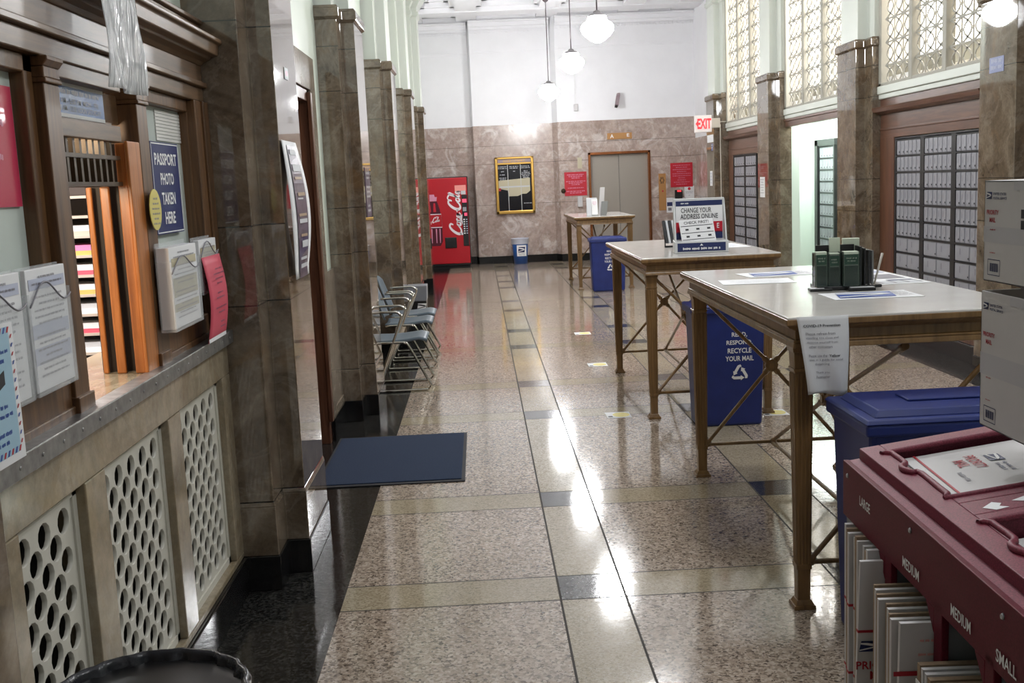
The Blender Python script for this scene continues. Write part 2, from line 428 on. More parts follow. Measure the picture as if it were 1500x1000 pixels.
# ------------------------------------------------------------------ the setting
LY = [1.2, 4.57, 7.82, 11.07, 14.32, 17.57]      # near edges of the left pilasters
RY = [4.4, 7.66, 10.92, 14.2, 17.48]             # near edges of the right pilasters
CEIL = 4.98
mb = MB()
xb = [-.63, .25, .51, 1.37, 1.63, 2.5, 2.76, 3.63]
yc = [.95, 2.2, 4.215, 5.46, 7.53, 8.73, 10.76, 11.96, 13.91, 15.02, 17.0, 18.06, 19.2, 20.35, 21.35]
yb = [-3]
for c in yc: yb += [c - .13, c + .13]
yb.append(23)
g = .0045
def intervals(b):
    out = []
    for i in range(len(b) - 1):
        out.append((b[i] + g, b[i + 1] - g, i)); out.append((b[i + 1] - g, b[i + 1] + g, -1))
    return out[:-1]
for x0, x1, i in intervals(xb):
    for y0, y1, j in intervals(yb):
        st = i in (1, 3, 5); bd = j >= 0 and j % 2 == 1
        mb.mat('joint_brass' if i < 0 or j < 0 else 'terrazzo_dark' if st and bd else 'terrazzo_cream' if st or bd else 'terrazzo_coarse')
        mb.quad((x0, y0, 0), (x1, y0, 0), (x1, y1, 0), (x0, y1, 0))
mb.mat('terrazzo_border')
mb.quad((-1.35, -3, 0), (-.63 + g, -3, 0), (-.63 + g, 23, 0), (-1.35, 23, 0))
mb.quad((3.63 - g, -3, 0), (6.6, -3, 0), (6.6, 23, 0), (3.63 - g, 23, 0))
mb.mat('joint_brass').box(-3.2, 6.6, -3, 23, -.12, -.02)
struct('floor', mb)

def pil_poly(s, y, e, z):
    # s=-1 left, +1 right; outward offset e
    xa, xn, xw = (-1.32, -.815 + e, -.91 + e) if s < 0 else (4.06, 3.815 - e, 3.91 - e)
    p = [(xa, y - .2 - e), (xw, y - .2 - e), (xw, y - e), (xn, y - e), (xn, y + .56 + e), (xw, y + .56 + e), (xw, y + .76 + e), (xa, y + .76 + e)]
    return [(a, b, z) for a, b in p]
def pil_mesh(s, y, ztop=CEIL):
    mb = MB()
    def lay(mat, z0, z1, e0, e1=None):
        mb.mat(mat); a = pil_poly(s, y, e0, z0); b = pil_poly(s, y, e0 if e1 is None else e1, z1)
        i = mb.add(a); j = mb.add(b); n = len(a)
        for k in range(n): mb.face([i + k, i + (k + 1) % n, j + (k + 1) % n, j + k])
        mb.face([j + k for k in range(n)]); mb.face([i + k for k in range(n)][::-1])
    lay('marble_black', 0, .15, .012)
    lay('marble_pilaster', .15, .36, .006, .006); lay('marble_pilaster', .36, .38, .006, 0)
    lay('marble_pilaster', .38, 2.80, 0)
    lay('marble_pilaster', 2.80, 2.815, 0, .02); lay('marble_pilaster', 2.815, 2.875, .02); lay('marble_pilaster', 2.875, 2.895, .02, .006)
    lay('paint_pilaster', 2.895, 4.28, -.03)
    lay('paint_pilaster', 4.28, 4.31, -.03, .0); lay('paint_pilaster', 4.31, 4.36, 0.0); lay('paint_pilaster', 4.36, 4.42, -.02)
    lay('paint_pilaster', 4.42, 4.62, -.02, .09); lay('paint_pilaster', 4.62, ztop, .1)
    return mb
n_tr = 0
for s, ys in ((-1, LY), (1, RY)):
    for y in ys:
        n_tr += 1; struct('trim_%d' % n_tr, pil_mesh(s, y), .004)

# left wall: bays between the pilasters
mb = MB()
bays = [(LY[i] + .76, LY[i + 1] - .2) for i in range(5)] + [(LY[5] + .76, 23)]
mb.mat('paint_mint').box(-1.3, -1.06, -3, LY[0] - .2, 1.11, CEIL); mb.mat('marble_dado').box(-1.3, -1.04, -3, LY[0] - .2, 0, 1.11)
y0, y1 = bays[0]
mb.mat('paint_mint').box(-1.4, -1.12, y0, y1, 2.3, CEIL)
DY0, DY1, DZ = 5.72, 7.03, 2.28
y0, y1 = bays[1]
mb.mat('paint_mint').box(-1.3, -1.06, y0, DY0, 0, CEIL).box(-1.3, -1.06, DY1, y1, 0, CEIL).box(-1.3, -1.06, DY0, DY1, DZ, CEIL)
mb.mat('marble_dado').box(-1.06, -1.03, y0, DY0, .15, 2.49).box(-1.06, -1.03, DY1, 7.22, .15, 2.49).box(-1.06, -1.03, DY0, DY1, DZ, 2.49)
mb.box(-1.06, -1.035, 7.22, y1, .15, 1.11).box(-1.06, -1.028, 7.22, y1, .15, .2)
mb.mat('marble_black').box(-1.06, -1.02, DY1, y1, 0, .15).box(-1.06, -1.02, y0, DY0, 0, .15)
for y0, y1 in bays[2:5]:
    mb.mat('paint_mint').box(-1.3, -1.06, y0, y1, 1.11, CEIL)
    mb.mat('marble_dado').box(-1.3, -1.045, y0, y1, .15, 1.11); mb.mat('marble_black').box(-1.3, -1.03, y0, y1, 0, .15)
y0, y1 = bays[5]
mb.mat('paint_mint').box(-1.5, -1.25, y0, y1, 2.79, CEIL); mb.mat('marble_far').box(-1.5, -1.25, y0, y1, 0, 2.79)
struct('wall_left', mb)
# marble front below the service counter (separate wall piece with openings for the three grilles)
mb = MB(); y0, y1 = bays[0]; G = [(2.33, 2.735), (2.885, 3.49), (3.635, 4.245)]; GZ = (.175, .93)
mb.mat('marble_counter').box(-1.13, -1.05, y0, y1, GZ[1], 1.056).box(-1.13, -1.05, y0, y1, .15, GZ[0])
yy = y0
for a, b_ in G:
    mb.box(-1.13, -1.05, yy, a, GZ[0], GZ[1]); yy = b_
mb.box(-1.13, -1.05, yy, y1, GZ[0], GZ[1])
mb.mat('grille_cavity').box(-1.36, -1.34, y0, y1, .1, 1.05).box(-1.34, -1.13, y0, y1, .12, .14)
for a, b_ in G:
    mb.box(-1.34, -1.13, a - .04, a - .02, .14, 1.0).box(-1.34, -1.13, b_ + .02, b_ + .04, .14, 1.0)
struct('wall_left_counter', mb, .004)
mb = B('marble_black'); mb.box(-1.13, -1.035, y0, y1, 0, .15); struct('baseboard_left', mb, .006)

# door in the second left bay
mb = B('oak_red'); d = struct('door_1', mb.box(-1.27, -1.23, DY0 + .02, DY1 - .02, 0, DZ - .02))
mb = B('oak_red'); mb.box(-1.26, -1.045, DY1 - .075, DY1 - .001, 0, DZ).box(-1.26, -1.045, DY0 + .001, DY0 + .075, 0, DZ).box(-1.26, -1.045, DY0, DY1, DZ - .075, DZ - .001)
mb.box(-1.045, -1.02, DY1 - .09, DY1 - .02, 0.15, DZ - .02)
build('door_frame', mb, d, .004)
mb = B('brass'); mb.lathe([(.0, 0), (.03, 0), (.03, .05), (0, .055)], (-1.2, DY0 + .16, 1.0), 16); build('door_knob', mb, d)

# far wall: niche, middle panel, lift panel, with chamfered returns
def farwall(x0, x1, y):
    mb.mat('marble_black').box(x0, x1, y - .02, 23, 0, .15)
    mb.mat('marble_far').box(x0, x1, y, 23, .15, 2.79)
    mb.mat('paint_white').box(x0, x1, y + .015, 23, 2.79, CEIL)
def cham(xa, ya, xb_, yb_):
    for m_, z0, z1, o in (('marble_black', 0, .15, -.02), ('marble_far', .15, 2.79, 0), ('paint_white', 2.79, CEIL, .012)):
        mb.mat(m_); i = [(xa, ya + o), (xb_, yb_ + o), (xb_, 23), (xa, 23)]
        mb.prism([(a, b_, z0) for a, b_ in i], (0, 0, z1 - z0))
def moulding(x0, x1, y):
    mb.mat('paint_white').box(x0, x1, y - .03, y + .03, 4.25, 4.29).box(x0, x1, y - .012, y + .03, 4.225, 4.25)
    mb.box(x0, x1, y - .02, y + .03, 4.29, CEIL)
    mb.box(x0, x1, y - .05, y + .03, 4.665, CEIL).box(x0, x1, y - .10, y + .03, 4.72, CEIL)
    mb.mat('paint_white').box(x0, x1, y - .16, y + .03, 4.80, 4.835)
    n = int((x1 - x0) / .085)
    for k in range(n):
        xx = x0 + (k + .5) * (x1 - x0) / n; mb.box(xx - .022, xx + .022, y - .055, y, 4.61, 4.655)
mb = MB()
farwall(-1.5, -.09, 22.45); farwall(-.045, 1.555, 22.2); cham(-.09, 22.45, -.045, 22.2); cham(1.555, 22.2, 1.65, 21.98)
EX0, EX1, EZ = 2.24, 3.50, 2.16
y = 21.98
mb.mat('marble_black').box(1.65, EX0, y - .02, 23, 0, .15).box(EX1, 4.45, y - .02, 23, 0, .15)
mb.mat('marble_far').box(1.65, EX0, y, 23, .15, 2.79).box(EX1, 4.45, y, 23, .15, 2.79).box(EX0, EX1, y, 23, EZ, 2.79)
mb.mat('paint_white').box(1.65, 4.45, y + .015, 23, 2.79, CEIL)
moulding(-1.25, -.09, 22.45); moulding(-.045, 1.555, 22.2); moulding(1.65, 4.42, 21.98)
struct('wall_far', mb)
# lift door
d = struct('door_2', B('elevator_door').box(EX0 + .05, (EX0 + EX1) / 2 - .003, y + .10, y + .14, 0.01, EZ - .04))
build('door_panel', B('elevator_door').box((EX0 + EX1) / 2 + .003, EX1 - .05, y + .085, y + .125, 0.01, EZ - .04), d, .003)
mb = B('copper_trim')
mb.box(EX0, EX0 + .05, y - .02, y + .14, 0, EZ).box(EX1 - .05, EX1, y - .02, y + .14, 0, EZ).box(EX0, EX1, y - .02, y + .14, EZ - .05, EZ)
build('door_frame', mb, d, .006)

# right wall: piers behind the pilasters, the end recess, the passage room and rooms behind the lattices
mb = MB()
RB = [(RY[i] + .76, RY[i + 1] - .2) for i in range(4)]
mb.mat('paint_mint').box(4.06, 4.3, -3, RY[0] - .2, 0, CEIL)
mb.mat('marble_pilaster').box(4.06, 4.3, *RB[0], 0, 2.3); mb.mat('paint_mint').box(4.06, 4.3, *RB[0], 2.3, CEIL)
mb.mat('marble_far').box(4.42, 4.7, RY[4] + .76, 23, .15, 2.36); mb.mat('paint_white').box(4.42, 4.7, RY[4] + .76, 23, 2.36, CEIL)
mb.mat('marble_black').box(4.40, 4.7, RY[4] + .76, 22, 0, .15)
mb.mat('marble_pilaster').box(4.05, 4.45, RY[4] + .70, RY[4] + .80, 0, 2.88); mb.mat('paint_pilaster').box(4.06, 4.45, RY[4] + .70, RY[4] + .80, 2.88, CEIL)
# mullion and lintel zone above each bay, top of lattice
for a, b_ in RB[1:]: mb.mat('paint_pilaster').box(4.0, 4.2, a, b_, 4.62, CEIL)
struct('wall_right', mb)
# passage room seen through the open bay
mb = MB(); a, b_ = RB[2]
mb.mat('paint_room').box(4.10, 4.75, 15.25, 15.35, 0, 2.45).box(4.75, 4.85, a - 1.5, 15.35, 0, 2.45)
mb.box(4.06, 4.16, b_ + .0, 15.35, 0, 2.45).box(4.06, 4.75, a - 1.6, a - 1.5, 0, 2.45).box(4.06, 4.16, a - 1.6, a, 0, 2.45)
mb.mat('paint_white').box(4.06, 4.85, a - 1.6, 15.35, 2.45, 2.5)
mb.mat('terrazzo_cream').box(4.0, 4.85, a - 1.6, 15.35, -.01, .004)
struct('wall_passage', mb)
mb = MB()
mb.mat('paint_cream').box(5.5, 5.6, 7, 27, 0, CEIL).box(4.3, 5.6, 6.95, 7.05, 2.5, CEIL).box(4.75, 5.6, 26.9, 27, 2.5, CEIL)
mb.box(4.3, 5.6, 7, 27, CEIL, CEIL + .1).box(4.18, 5.6, 7, 18.2, 2.46, 2.5)
mb.mat('partition_grey').box(4.40, 4.44, 7.1, 18.2, 2.5, 2.70)
struct('wall_right_office', mb)
for k, (a, b_) in enumerate(((11.35, 13.6), (16.55, 17.75), (21.2, 25.2))):
    w = struct('window_%d' % (4 + k), B('white_glow_panel').box(5.46, 5.5, a, b_, 2.55, 4.9))  # emissive panels added for the white glare behind the lattices
    mb = B('paint_cream'); mb.box(5.43, 5.5, a - .06, a, 2.5, 4.95).box(5.43, 5.5, b_, b_ + .06, 2.5, 4.95).box(5.43, 5.5, a, b_, 4.9, 4.95)
    build('window_frame', mb, w)
# lattice windows above the three bays
def lattice(idx, a, b_):
    X = 4.0; z0, z1 = 2.41, 4.62
    w = struct('window_%d' % idx, B('paint_pilaster').box(3.955, 4.08, a, b_, 2.335, 2.41), .008)
    mb = B('paint_pilaster'); mb.box(3.97, 4.08, a, b_, 2.285, 2.335); build('window_sill', mb, w, .01)
    n = 3; wl = (b_ - a - .14) / n
    fr = B('lattice_paint'); la = B('lattice_paint')
    fr.box(X - .03, X + .05, a, a + .07, z0, z1).box(X - .03, X + .05, b_ - .07, b_, z0, z1).box(X - .03, X + .05, a, b_, z0, z0 + .03)
    rows = int((z1 - z0) / .2165) + 1; ph = .2165; zz0 = 2.385
    for i in range(n):
        ya = a + .07 + i * wl; 
        if i: fr.box(X - .035, X + .05, ya - .04, ya + .04, z0, z1)
        ya += .04; yb_ = ya + wl - .08; cw = (yb_ - ya) / 3
        for j in range(1, 3): la.box(X - .002, X + .009, ya + j * cw - .005, ya + j * cw + .005, z0, z1)
        for r in range(1, rows + 1):
            z = zz0 + r * ph
            if z < z1: la.box(X - .003, X + .010, ya, yb_, z - .007, z + .007)
        for r in range(rows + 1):
            zb = zz0 + r * ph
            for j in range(3):
                for s in (0, 1):
                    pts = []
                    for q in range(7):
                        t = q / 6; bul = math.sin(PI * t) * .86
                        yy = ya + (j + (bul if s == 0 else 1 - bul)) * cw; pts.append((yy, min(max(zb + t * ph, z0), z1)))
                    for p, q in zip(pts, pts[1:]):
                        if abs(q[1] - p[1]) < .001: continue
                        d = Vector((q[0] - p[0], q[1] - p[1])).normalized() * .008; nx, nz = -d.y, d.x
                        la.prism([(X, p[0] + nx, p[1] + nz), (X, p[0] - nx, p[1] - nz), (X, q[0] - nx, q[1] - nz), (X, q[0] + nx, q[1] + nz)], (.008 if s else .006, 0, 0))
    build('window_frame', fr, w, .006); build('lattice', la, w)
for k, (a, b_) in enumerate(RB[1:]): lattice(k + 1, a, b_)

# ceiling with beams and coffers
mb = MB(); mb.mat('paint_white').box(-1.5, 4.5, -3, 23, 5.12, 5.3)
beams_y = [(1.0, 1.6), (4.3, 4.9), (7.6, 8.2), (10.9, 11.5), (14.1, 14.7), (17.4, 18.0), (21.0, 21.5)]
beams_x = [(-1.5, -.95), (-.28, .12), (1.3, 1.7), (2.9, 3.3), (3.95, 4.5)]
for a, b_ in beams_y: mb.box(-1.5, 4.5, a, b_, 4.84, 5.12)
for a, b_ in beams_x: mb.box(a, b_, -3, 23, 4.86, 5.12)
for (xa, xc) in zip(beams_x, beams_x[1:]):
    for (ya, yc_) in zip([(-3, -3)] + beams_y, beams_y + [(22.2, 23)]):
        x0, x1, y0, y1 = xa[1], xc[0], ya[1], yc_[0]
        for d, z in ((.1, 4.93), (.2, 5.02)):
            mb.box(x0, x0 + d, y0, y1, z, 5.12).box(x1 - d, x1, y0, y1, z, 5.12).box(x0, x1, y0, y0 + d, z, 5.12).box(x0, x1, y1 - d, y1, z, 5.12)
struct('ceiling', mb)
mb = B('paint_white'); mb.box(-1.5, 4.5, -3.2, -3, 0, 5.3); struct('wall_back', mb)

# office behind the service counter
mb = MB(); mb.mat('paint_white').box(-3.2, -3.1, 1, 8, 0, 2.6).box(-3.2, -1.3, 7.9, 8, 0, 2.6).box(-3.2, -1.4, .9, 1, 0, 2.6).box(-3.2, -1.4, 1, 8, 2.6, 2.7)
mb.box(-1.42, -1.37, 1, 4.37, 0, 1.05)
struct('wall_office', mb)
# ------------------------------------------------------------------ service counter on the left
sw = thing('service_window', 'dark oak post office service window woodwork with barred wicket above the ledge', 'service window', (-1.15, 3.2, 1.105))
mb = B('oak_counter_run'); ya, yb_ = 1.98, 4.366
mb.box(-1.2, -1.06, ya, yb_, 2.01, 2.065).box(-1.2, -1.042, ya, yb_, 2.065, 2.085).box(-1.2, -1.06, ya, yb_, 2.085, 2.15)
mb.prism([(-1.2, ya, 2.15), (-1.06, ya, 2.15), (-1.045, ya, 2.163), (-1.02, ya, 2.172), (-1.02, ya, 2.18), (-.99, ya, 2.185), (-.985, ya, 2.225), (-.97, ya, 2.23), (-.97, ya, 2.245), (-1.04, ya, 2.255), (-1.2, ya, 2.255)], (0, yb_ - ya, 0))
mb.box(-1.2, -1.055, ya, yb_, 2.255, 2.305).box(-1.2, -1.04, ya, yb_, 2.305, 2.322)
build('cornice', mb, sw, .004)
def post(y0, y1):
    mb = B('oak_counter'); mb.box(-1.2, -1.06, y0, y1, 1.14, 1.945).box(-1.2, -1.05, y0 - .006, y1 + .006, 1.105, 1.15)
    mb.box(-1.2, -1.052, y0 - .004, y1 + .004, 1.945, 1.957).box(-1.2, -1.056, y0 - .002, y1 + .002, 1.957, 1.985)
    mb.prism([(-1.2, y0 - .004, 1.985), (-1.056, y0 - .004, 1.985), (-1.044, y0 - .004, 2.0), (-1.044, y0 - .004, 2.01), (-1.2, y0 - .004, 2.01)], (0, y1 - y0 + .008, 0))
    return build('post', mb, sw, .003)
post(2.765, 2.865); post(3.495, 3.60)
mb = B('oak_counter'); mb.box(-1.2, -1.055, 4.20, yb_, 1.105, 2.01).box(-1.2, -1.045, 4.29, yb_, 1.105, 2.01); build('post', mb, sw, .004)
mb = B('oak_counter'); mb.box(-1.2, -1.06, 1.98, 2.05, 1.105, 2.01); build('post', mb, sw, .004)
def window(y0, y1):
    mb = B('oak_counter')
    mb.box(-1.16, -1.085, y0, y0 + .045, 1.2, 2.01).box(-1.16, -1.085, y1 - .055, y1, 1.2, 2.01).box(-1.16, -1.085, y0, y1, 1.965, 2.01)
    mb.box(-1.16, -1.07, y0, y1, 1.105, 1.2).box(-1.16, -1.062, y0, y1, 1.105, 1.13)
    f = build('window_frame', mb, sw, .004)
    build('pane', B('glass_pale').box(-1.13, -1.12, y0 + .04, y1 - .05, 1.2, 1.968), f)
    return f
window(2.05, 2.765); f2 = window(3.60, 4.25)
mb = B('blind_white')
for k in range(9): mb.box(-1.12, -1.115, 3.88, 4.19, 1.945 - k * .012, 1.955 - k * .012)
build('blind', mb, f2)
build('transom', B('oak_counter_run').box(-1.14, -1.075, 2.865, 3.37, 1.82, 1.868).box(-1.2, -1.1, 2.865, 3.37, 1.868, 1.88).box(-1.2, -1.065, 2.865, 3.37, 1.968, 2.01).box(-1.16, -1.12, 2.865, 3.495, 1.88, 1.97), sw, .003)
for k in range(9):
    yy = 2.895 + k * .05; build('bar', B('bronze_dark').box(-1.10, -1.088, yy, yy + .016, 1.69, 1.822), sw)
build('bar_shade_board', B('wood_shadow').box(-1.17, -1.155, 2.87, 3.38, 1.69, 1.775).box(-1.17, -1.155, 3.10, 3.38, 1.775, 1.82), sw)  # near-black board added to darken the gaps between the bars
for z in (1.768, 1.69): build('rail', B('bronze_dark').box(-1.106, -1.084, 2.865, 3.37, z, z + .012), sw)
for x0, x1, z1, y0 in ((-1.106, -1.073, 1.82, 3.388), (-1.168, -1.139, 1.69, 3.40), (-1.214, -1.197, 1.69, 3.41)):
    build('jamb_board', B('oak_orange').box(x0, x1, y0, y0 + .014, 1.105, z1), sw, .004)
build('jamb', B('oak_orange').box(-1.072, -1.061, 3.375, 3.495, 1.105, 1.825), sw, .003)
mb = B('wood_shadow'); mb.box(-1.225, -1.074, 3.44, 3.47, 1.105, 1.82); build('jamb_gap_shade', mb, sw)  # near-black sheet puts shade into the gaps between the jamb boards

led = thing('counter_ledge', 'long marble service ledge edged with dull riveted steel strip', 'ledge', (-1.2, 3.2, 1.066))
build('slab', B('marble_counter').box(-1.4, -1.036, 1.98, 4.366, 1.066, 1.105), led)
mb = B('steel_edge'); mb.box(-1.04, -1.022, 1.98, 4.368, 1.058, 1.107).box(-1.075, -1.022, 1.98, 4.368, 1.105, 1.109)
for k in range(19):
    yy = 2.06 + k * .125; mb.lathe([(.006, 0), (.004, .003)], (0, 0, 0), 10, True); 
    n = 20; vs = mb.v[-n:]; mb.v[-n:] = [Vector((-1.022 + p.z, yy + p.x, 1.082 + p.y)) for p in vs]
build('steel_edge', mb, led, .003)

# pierced ventilation grilles
def grille(a, b_, label):
    z0, z1 = GZ; o = thing('vent_grille', label, 'grille', (-1.08, (a + b_) / 2, z0), 0, None)
    mb = B('grille_white'); X = -1.082; m_ = .022; w = b_ - a - 2 * m_; h = z1 - z0 - 2 * m_
    nx = max(3, round(w / .105)); nz = round(h / .1); px_ = w / nx; pz = h / nz; N = 12
    def cell(cy, cz, clip):
        out = []; inn = []
        for k in range(N):
            t = 2 * PI * k / N + PI / 2
            c_, s_ = math.cos(t), math.sin(t); d = 1 / (abs(c_) / (px_ / 2) + abs(s_) / (pz / 2))
            oy, oz = cy + c_ * d, cz + s_ * d
            out.append((X, min(max(oy, a + m_), b_ - m_), min(max(oz, z0 + m_), z1 - m_)))
            inn.append((X, cy + c_ * px_ * .31, cz + s_ * pz * .33))
        if clip: i = mb.add(out); mb.face(range(i, i + N)); return
        i = mb.add(out); j = mb.add(inn); q = mb.add([(p[0] - .013, p[1], p[2] - .002) for p in inn])
        for k in range(N):
            k2 = (k + 1) % N
            mb.face([i + k, i + k2, j + k2, j + k]); mb.face([j + k, j + k2, q + k2, q + k], True)
    for r in range(2 * nz + 1):
        cz = z0 + m_ + r * pz / 2; odd = r % 2
        for c in range(nx + (0 if odd else 1)):
            cy = a + m_ + (c + (.5 if odd else 0)) * px_
            edge = cy - px_ * .3 < a + m_ or cy + px_ * .3 > b_ - m_ or cz - pz * .3 < z0 + m_ or cz + pz * .3 > z1 - m_
            cell(cy, cz, edge)
    mb.box(X - .02, X + .006, a, a + m_ + .004, z0, z1).box(X - .02, X + .006, b_ - m_ - .004, b_, z0, z1).box(X - .02, X + .006, a, b_, z0, z0 + m_ + .004).box(X - .02, X + .006, a, b_, z1 - m_ - .004, z1)
    build('pierced_panel', mb, o, fix=False)
grille(*G[0], 'narrow off-white pierced vent grille nearest the camera, under the service ledge')
grille(*G[1], 'off-white pierced vent grille in the middle of the three under the ledge')
grille(*G[2], 'off-white pierced vent grille beside the first marble pilaster')

rnd = random.Random(3)
# notices on the woodwork
o, ux, uy = sign('poster', 'large pink notice in glossy plastic on the left service window', 'poster', (-1.112, 2.42, 1.786), 'E', .54, .285, 'poster_pink', .004)
mb = B('coke_pink'); script_lines(mb, Vector((-1.112, 2.42, 1.88)), ux, uy, .46, [.8, .9, .7, .85, .6], .04, .018, rnd); build('print', mb, o, fix=False)
o, ux, uy = sign('hours_sign', 'blue opening hours sign in the transom above the barred wicket', 'sign', (-1.10, 3.10, 1.922), 'E', .42, .094, 'sign_blue', .01)
mb = B('stand_grey'); rect(mb, Vector((-1.10, 3.10, 1.963)), ux, uy, .42, .01); rect(mb, Vector((-1.10, 3.10, 1.881)), ux, uy, .42, .01); build('border_line', mb, o, fix=False)
mb = B('paper_grey'); script_lines(mb, Vector((-1.10, 3.09, 1.944)), ux, uy, .38, [.95], .02, .014, rnd)
put_text(mb, '9:00 AM - 5:00 PM  MON - FRI', (-1.10, 3.09, 1.92), ux, uy, .34, .015, .01); put_text(mb, '9:00 AM - 12:00 NOON SATURDAY', (-1.10, 3.11, 1.9), ux, uy, .34, .015, .01)
build('lettering', mb, o, fix=False)
mb = B('plastic_clear')
def slv(u, v):
    return (-.962 + .02 * math.sin(u * 7 + v * 2) * (1 - v) + .012 * math.sin(u * 19 + v * 5) * v * (1 - v), 2.95 + .305 * u, 1.945 + .29 * v)
mb.grid(slv, 26, 20); o = build('plastic_sleeve', mb, None, fix=False, origin=(-.96, 3.1, 2.09)); tag(o, 'empty crinkled clear plastic sleeve hanging from the oak cornice', 'sleeve')
md = o.modifiers.new('thick', 'SOLIDIFY'); md.thickness = .0012
o, ux, uy = sign('passport_sign', 'navy passport photo sign standing against the right service window', 'sign', (-1.10, 3.905, 1.682), 'E', .335, .318, 'sign_navy', .008, border=('ink_white', .004))
for k, (s_, w) in enumerate((('PASSPORT', .27), ('PHOTO', .16), ('TAKEN', .165), ('HERE', .125))): words(o, 'ink_white', s_, (-1.10, 3.905, 1.782 - k * .068), ux, uy, w, .042, .025)
mb = B('paper_yellow'); c = Vector((-1.043, 3.545, 1.612))
mb.prism([c + Y_ * (.062 * math.cos(t * PI / 12)) + Z_ * (.066 * math.sin(t * PI / 12)) for t in range(24)], (-.0025, 0, 0))
o = thing('yellow_tag', 'yellow oval paper tag stuck beside the passport sign', 'tag', c); build('tag_face', mb, o)
mb = B('ink_grey'); script_lines(mb, c + Z_ * .035, Y_, Z_, .09, [.5, .7, .9, .9, .6, .8], .016, .007, rnd); build('print', mb, o, fix=False)

def holder(name, label, y0, y1, z0, z1, x, dp, wave=True, drop=.07):
    o = thing(name, label, 'holder', (x, (y0 + y1) / 2, z0))
    mb = B('glass_clear'); t = .004
    mb.box(x - dp, x - dp + t, y0, y1, z0, z1).box(x - dp, x, y0, y1, z0, z0 + t).box(x - dp, x, y0, y0 + t, z0, z1 - .06).box(x - dp, x, y1 - t, y1, z0, z1 - .06)
    build('pocket', mb, o)
    pts = []; w = y1 - y0
    for k in range(17):
        u = k / 16; pts.append((x, y0 + u * w, z1 - drop + .028 * math.sin(2 * PI * (u - .12)) + .012 * u))
    mb = B('glass_clear'); mb.prism([(x, y0, z0), (x, y1, z0)] + pts[::-1], (-t * .5, 0, 0)); build('front_panel', mb, o)
    mb = B('ink_grey'); mb.tube([Vector(p) + X_ * .001 for p in pts], .0022, 6); build('lip', mb, o)
    return o
def forms(label, y0, y1, z0, z1, x, th, bands, lean=0):
    o = thing('form_stack', label, 'forms', (x, (y0 + y1) / 2, z0))
    mb = B('paper_white'); mb.box(x - th, x, y0, y1, z0, z1); build('sheets', mb, o, .002)
    mb = MB(); h = z1 - z0; w = y1 - y0
    for m_, f0, f1, fw in bands:
        mb.mat(m_); rect(mb, Vector((x, (y0 + y1) / 2, z0 + h * (f0 + f1) / 2)), Y_, Z_, w * fw, h * (f1 - f0))
    mb.mat('ink_grey'); script_lines(mb, Vector((x, (y0 + y1) / 2, z1 - .02)), Y_, Z_, w * .84, [.5, .9, 0, .8, .6, .9, .9, .7, 0, .9, .8, .9, .5, .9, .7, .85], (h - .04) / 16, .006, rnd, .0016)
    build('print', mb, o, fix=False); return o
TB = [('paper_lav', .83, .92, .9), ('paper_lav', .43, .55, .92), ('paper_lav', .22, .36, .92)]
forms('white forms with lilac bands in the clear holder left of the wicket post', 2.47, 2.705, 1.215, 1.50, -1.034, .012, TB)
holder('form_holder', 'clear wavy-front form holder left of the wicket post', 2.465, 2.71, 1.207, 1.505, -1.028, .028)
forms('white forms in the clear holder behind the airmail leaflet', 2.19, 2.44, 1.215, 1.50, -1.034, .012, TB[:1])
holder('form_holder', 'clear wavy-front form holder behind the airmail leaflet', 2.185, 2.445, 1.207, 1.505, -1.028, .028)
o, ux, uy = sign('airmail_leaflet', 'pale blue leaflet with red and navy striped border at the left edge of the ledge', 'leaflet', (-1.012, 2.19, 1.255), 'E', .27, .295, 'paper_white', .003)
mb = B('paper_blue'); rect(mb, Vector((-1.012, 2.183, 1.26)), ux, uy, .235, .27)
for k in range(13):
    mb.mat('ink_blue' if k % 2 else 'ink_red')
    for zz in (1.388, 1.132): rect(mb, Vector((-1.012, 2.075 + k * .0185, zz)), ux, (uy + ux * .6), .009, .014, .0016)
    rect(mb, Vector((-1.012, 2.31, 1.145 + k * .019)), ux, (uy + ux * .8), .006, .01, .0016)
mb.mat('ink_black'); rect(mb, Vector((-1.012, 2.235, 1.285)), ux + uy * .3, uy, .05, .03, .0018)
mb.mat('ink_blue'); script_lines(mb, Vector((-1.012, 2.2, 1.345)), ux, uy, .2, [.9, .7, 0, 0, 0, 0, .6, .8, 0, .7, .5], .019, .009, rnd, .0016); build('print', mb, o, fix=False)
TB2 = [('paper_tan', .76, .86, .9), ('paper_tan', .38, .62, .88), ('paper_tan', .2, .3, .9)]
forms('thick block of white forms with tan bands in the holder under the passport sign', 3.515, 3.85, 1.222, 1.488, -1.006, .042, TB2)
holder('form_holder', 'clear wavy-front form holder under the passport sign', 3.508, 3.857, 1.214, 1.503, -1.0, .05, True, .08)
forms('white forms with a tan heading in the holder beside the marble pilaster', 3.945, 4.2, 1.3, 1.49, -1.02, .02, [('paper_tan', .55, .85, .88)])
holder('form_holder', 'clear wavy-front form holder beside the marble pilaster', 3.94, 4.205, 1.292, 1.5, -1.014, .035, True, .05)
o = thing('pink_notice', 'pink notice sheet hanging over the ledge edge beside the marble pilaster', 'notice', (-1.0, 4.07, 1.26))
mb = B('paper_pink'); mb.grid(lambda u, v: (-1.012 + .02 * math.sin(PI * v), 3.94 + .268 * u, 1.112 + .315 * v), 6, 10); s_ = build('sheet', mb, o, fix=False)
md = s_.modifiers.new('thick', 'SOLIDIFY'); md.thickness = .0015
mb = B('paper_white'); rect(mb, Vector((-1.011, 4.0725, 1.121)), Y_, Z_, .265, .016, .002); mb.mat('poster_dark')
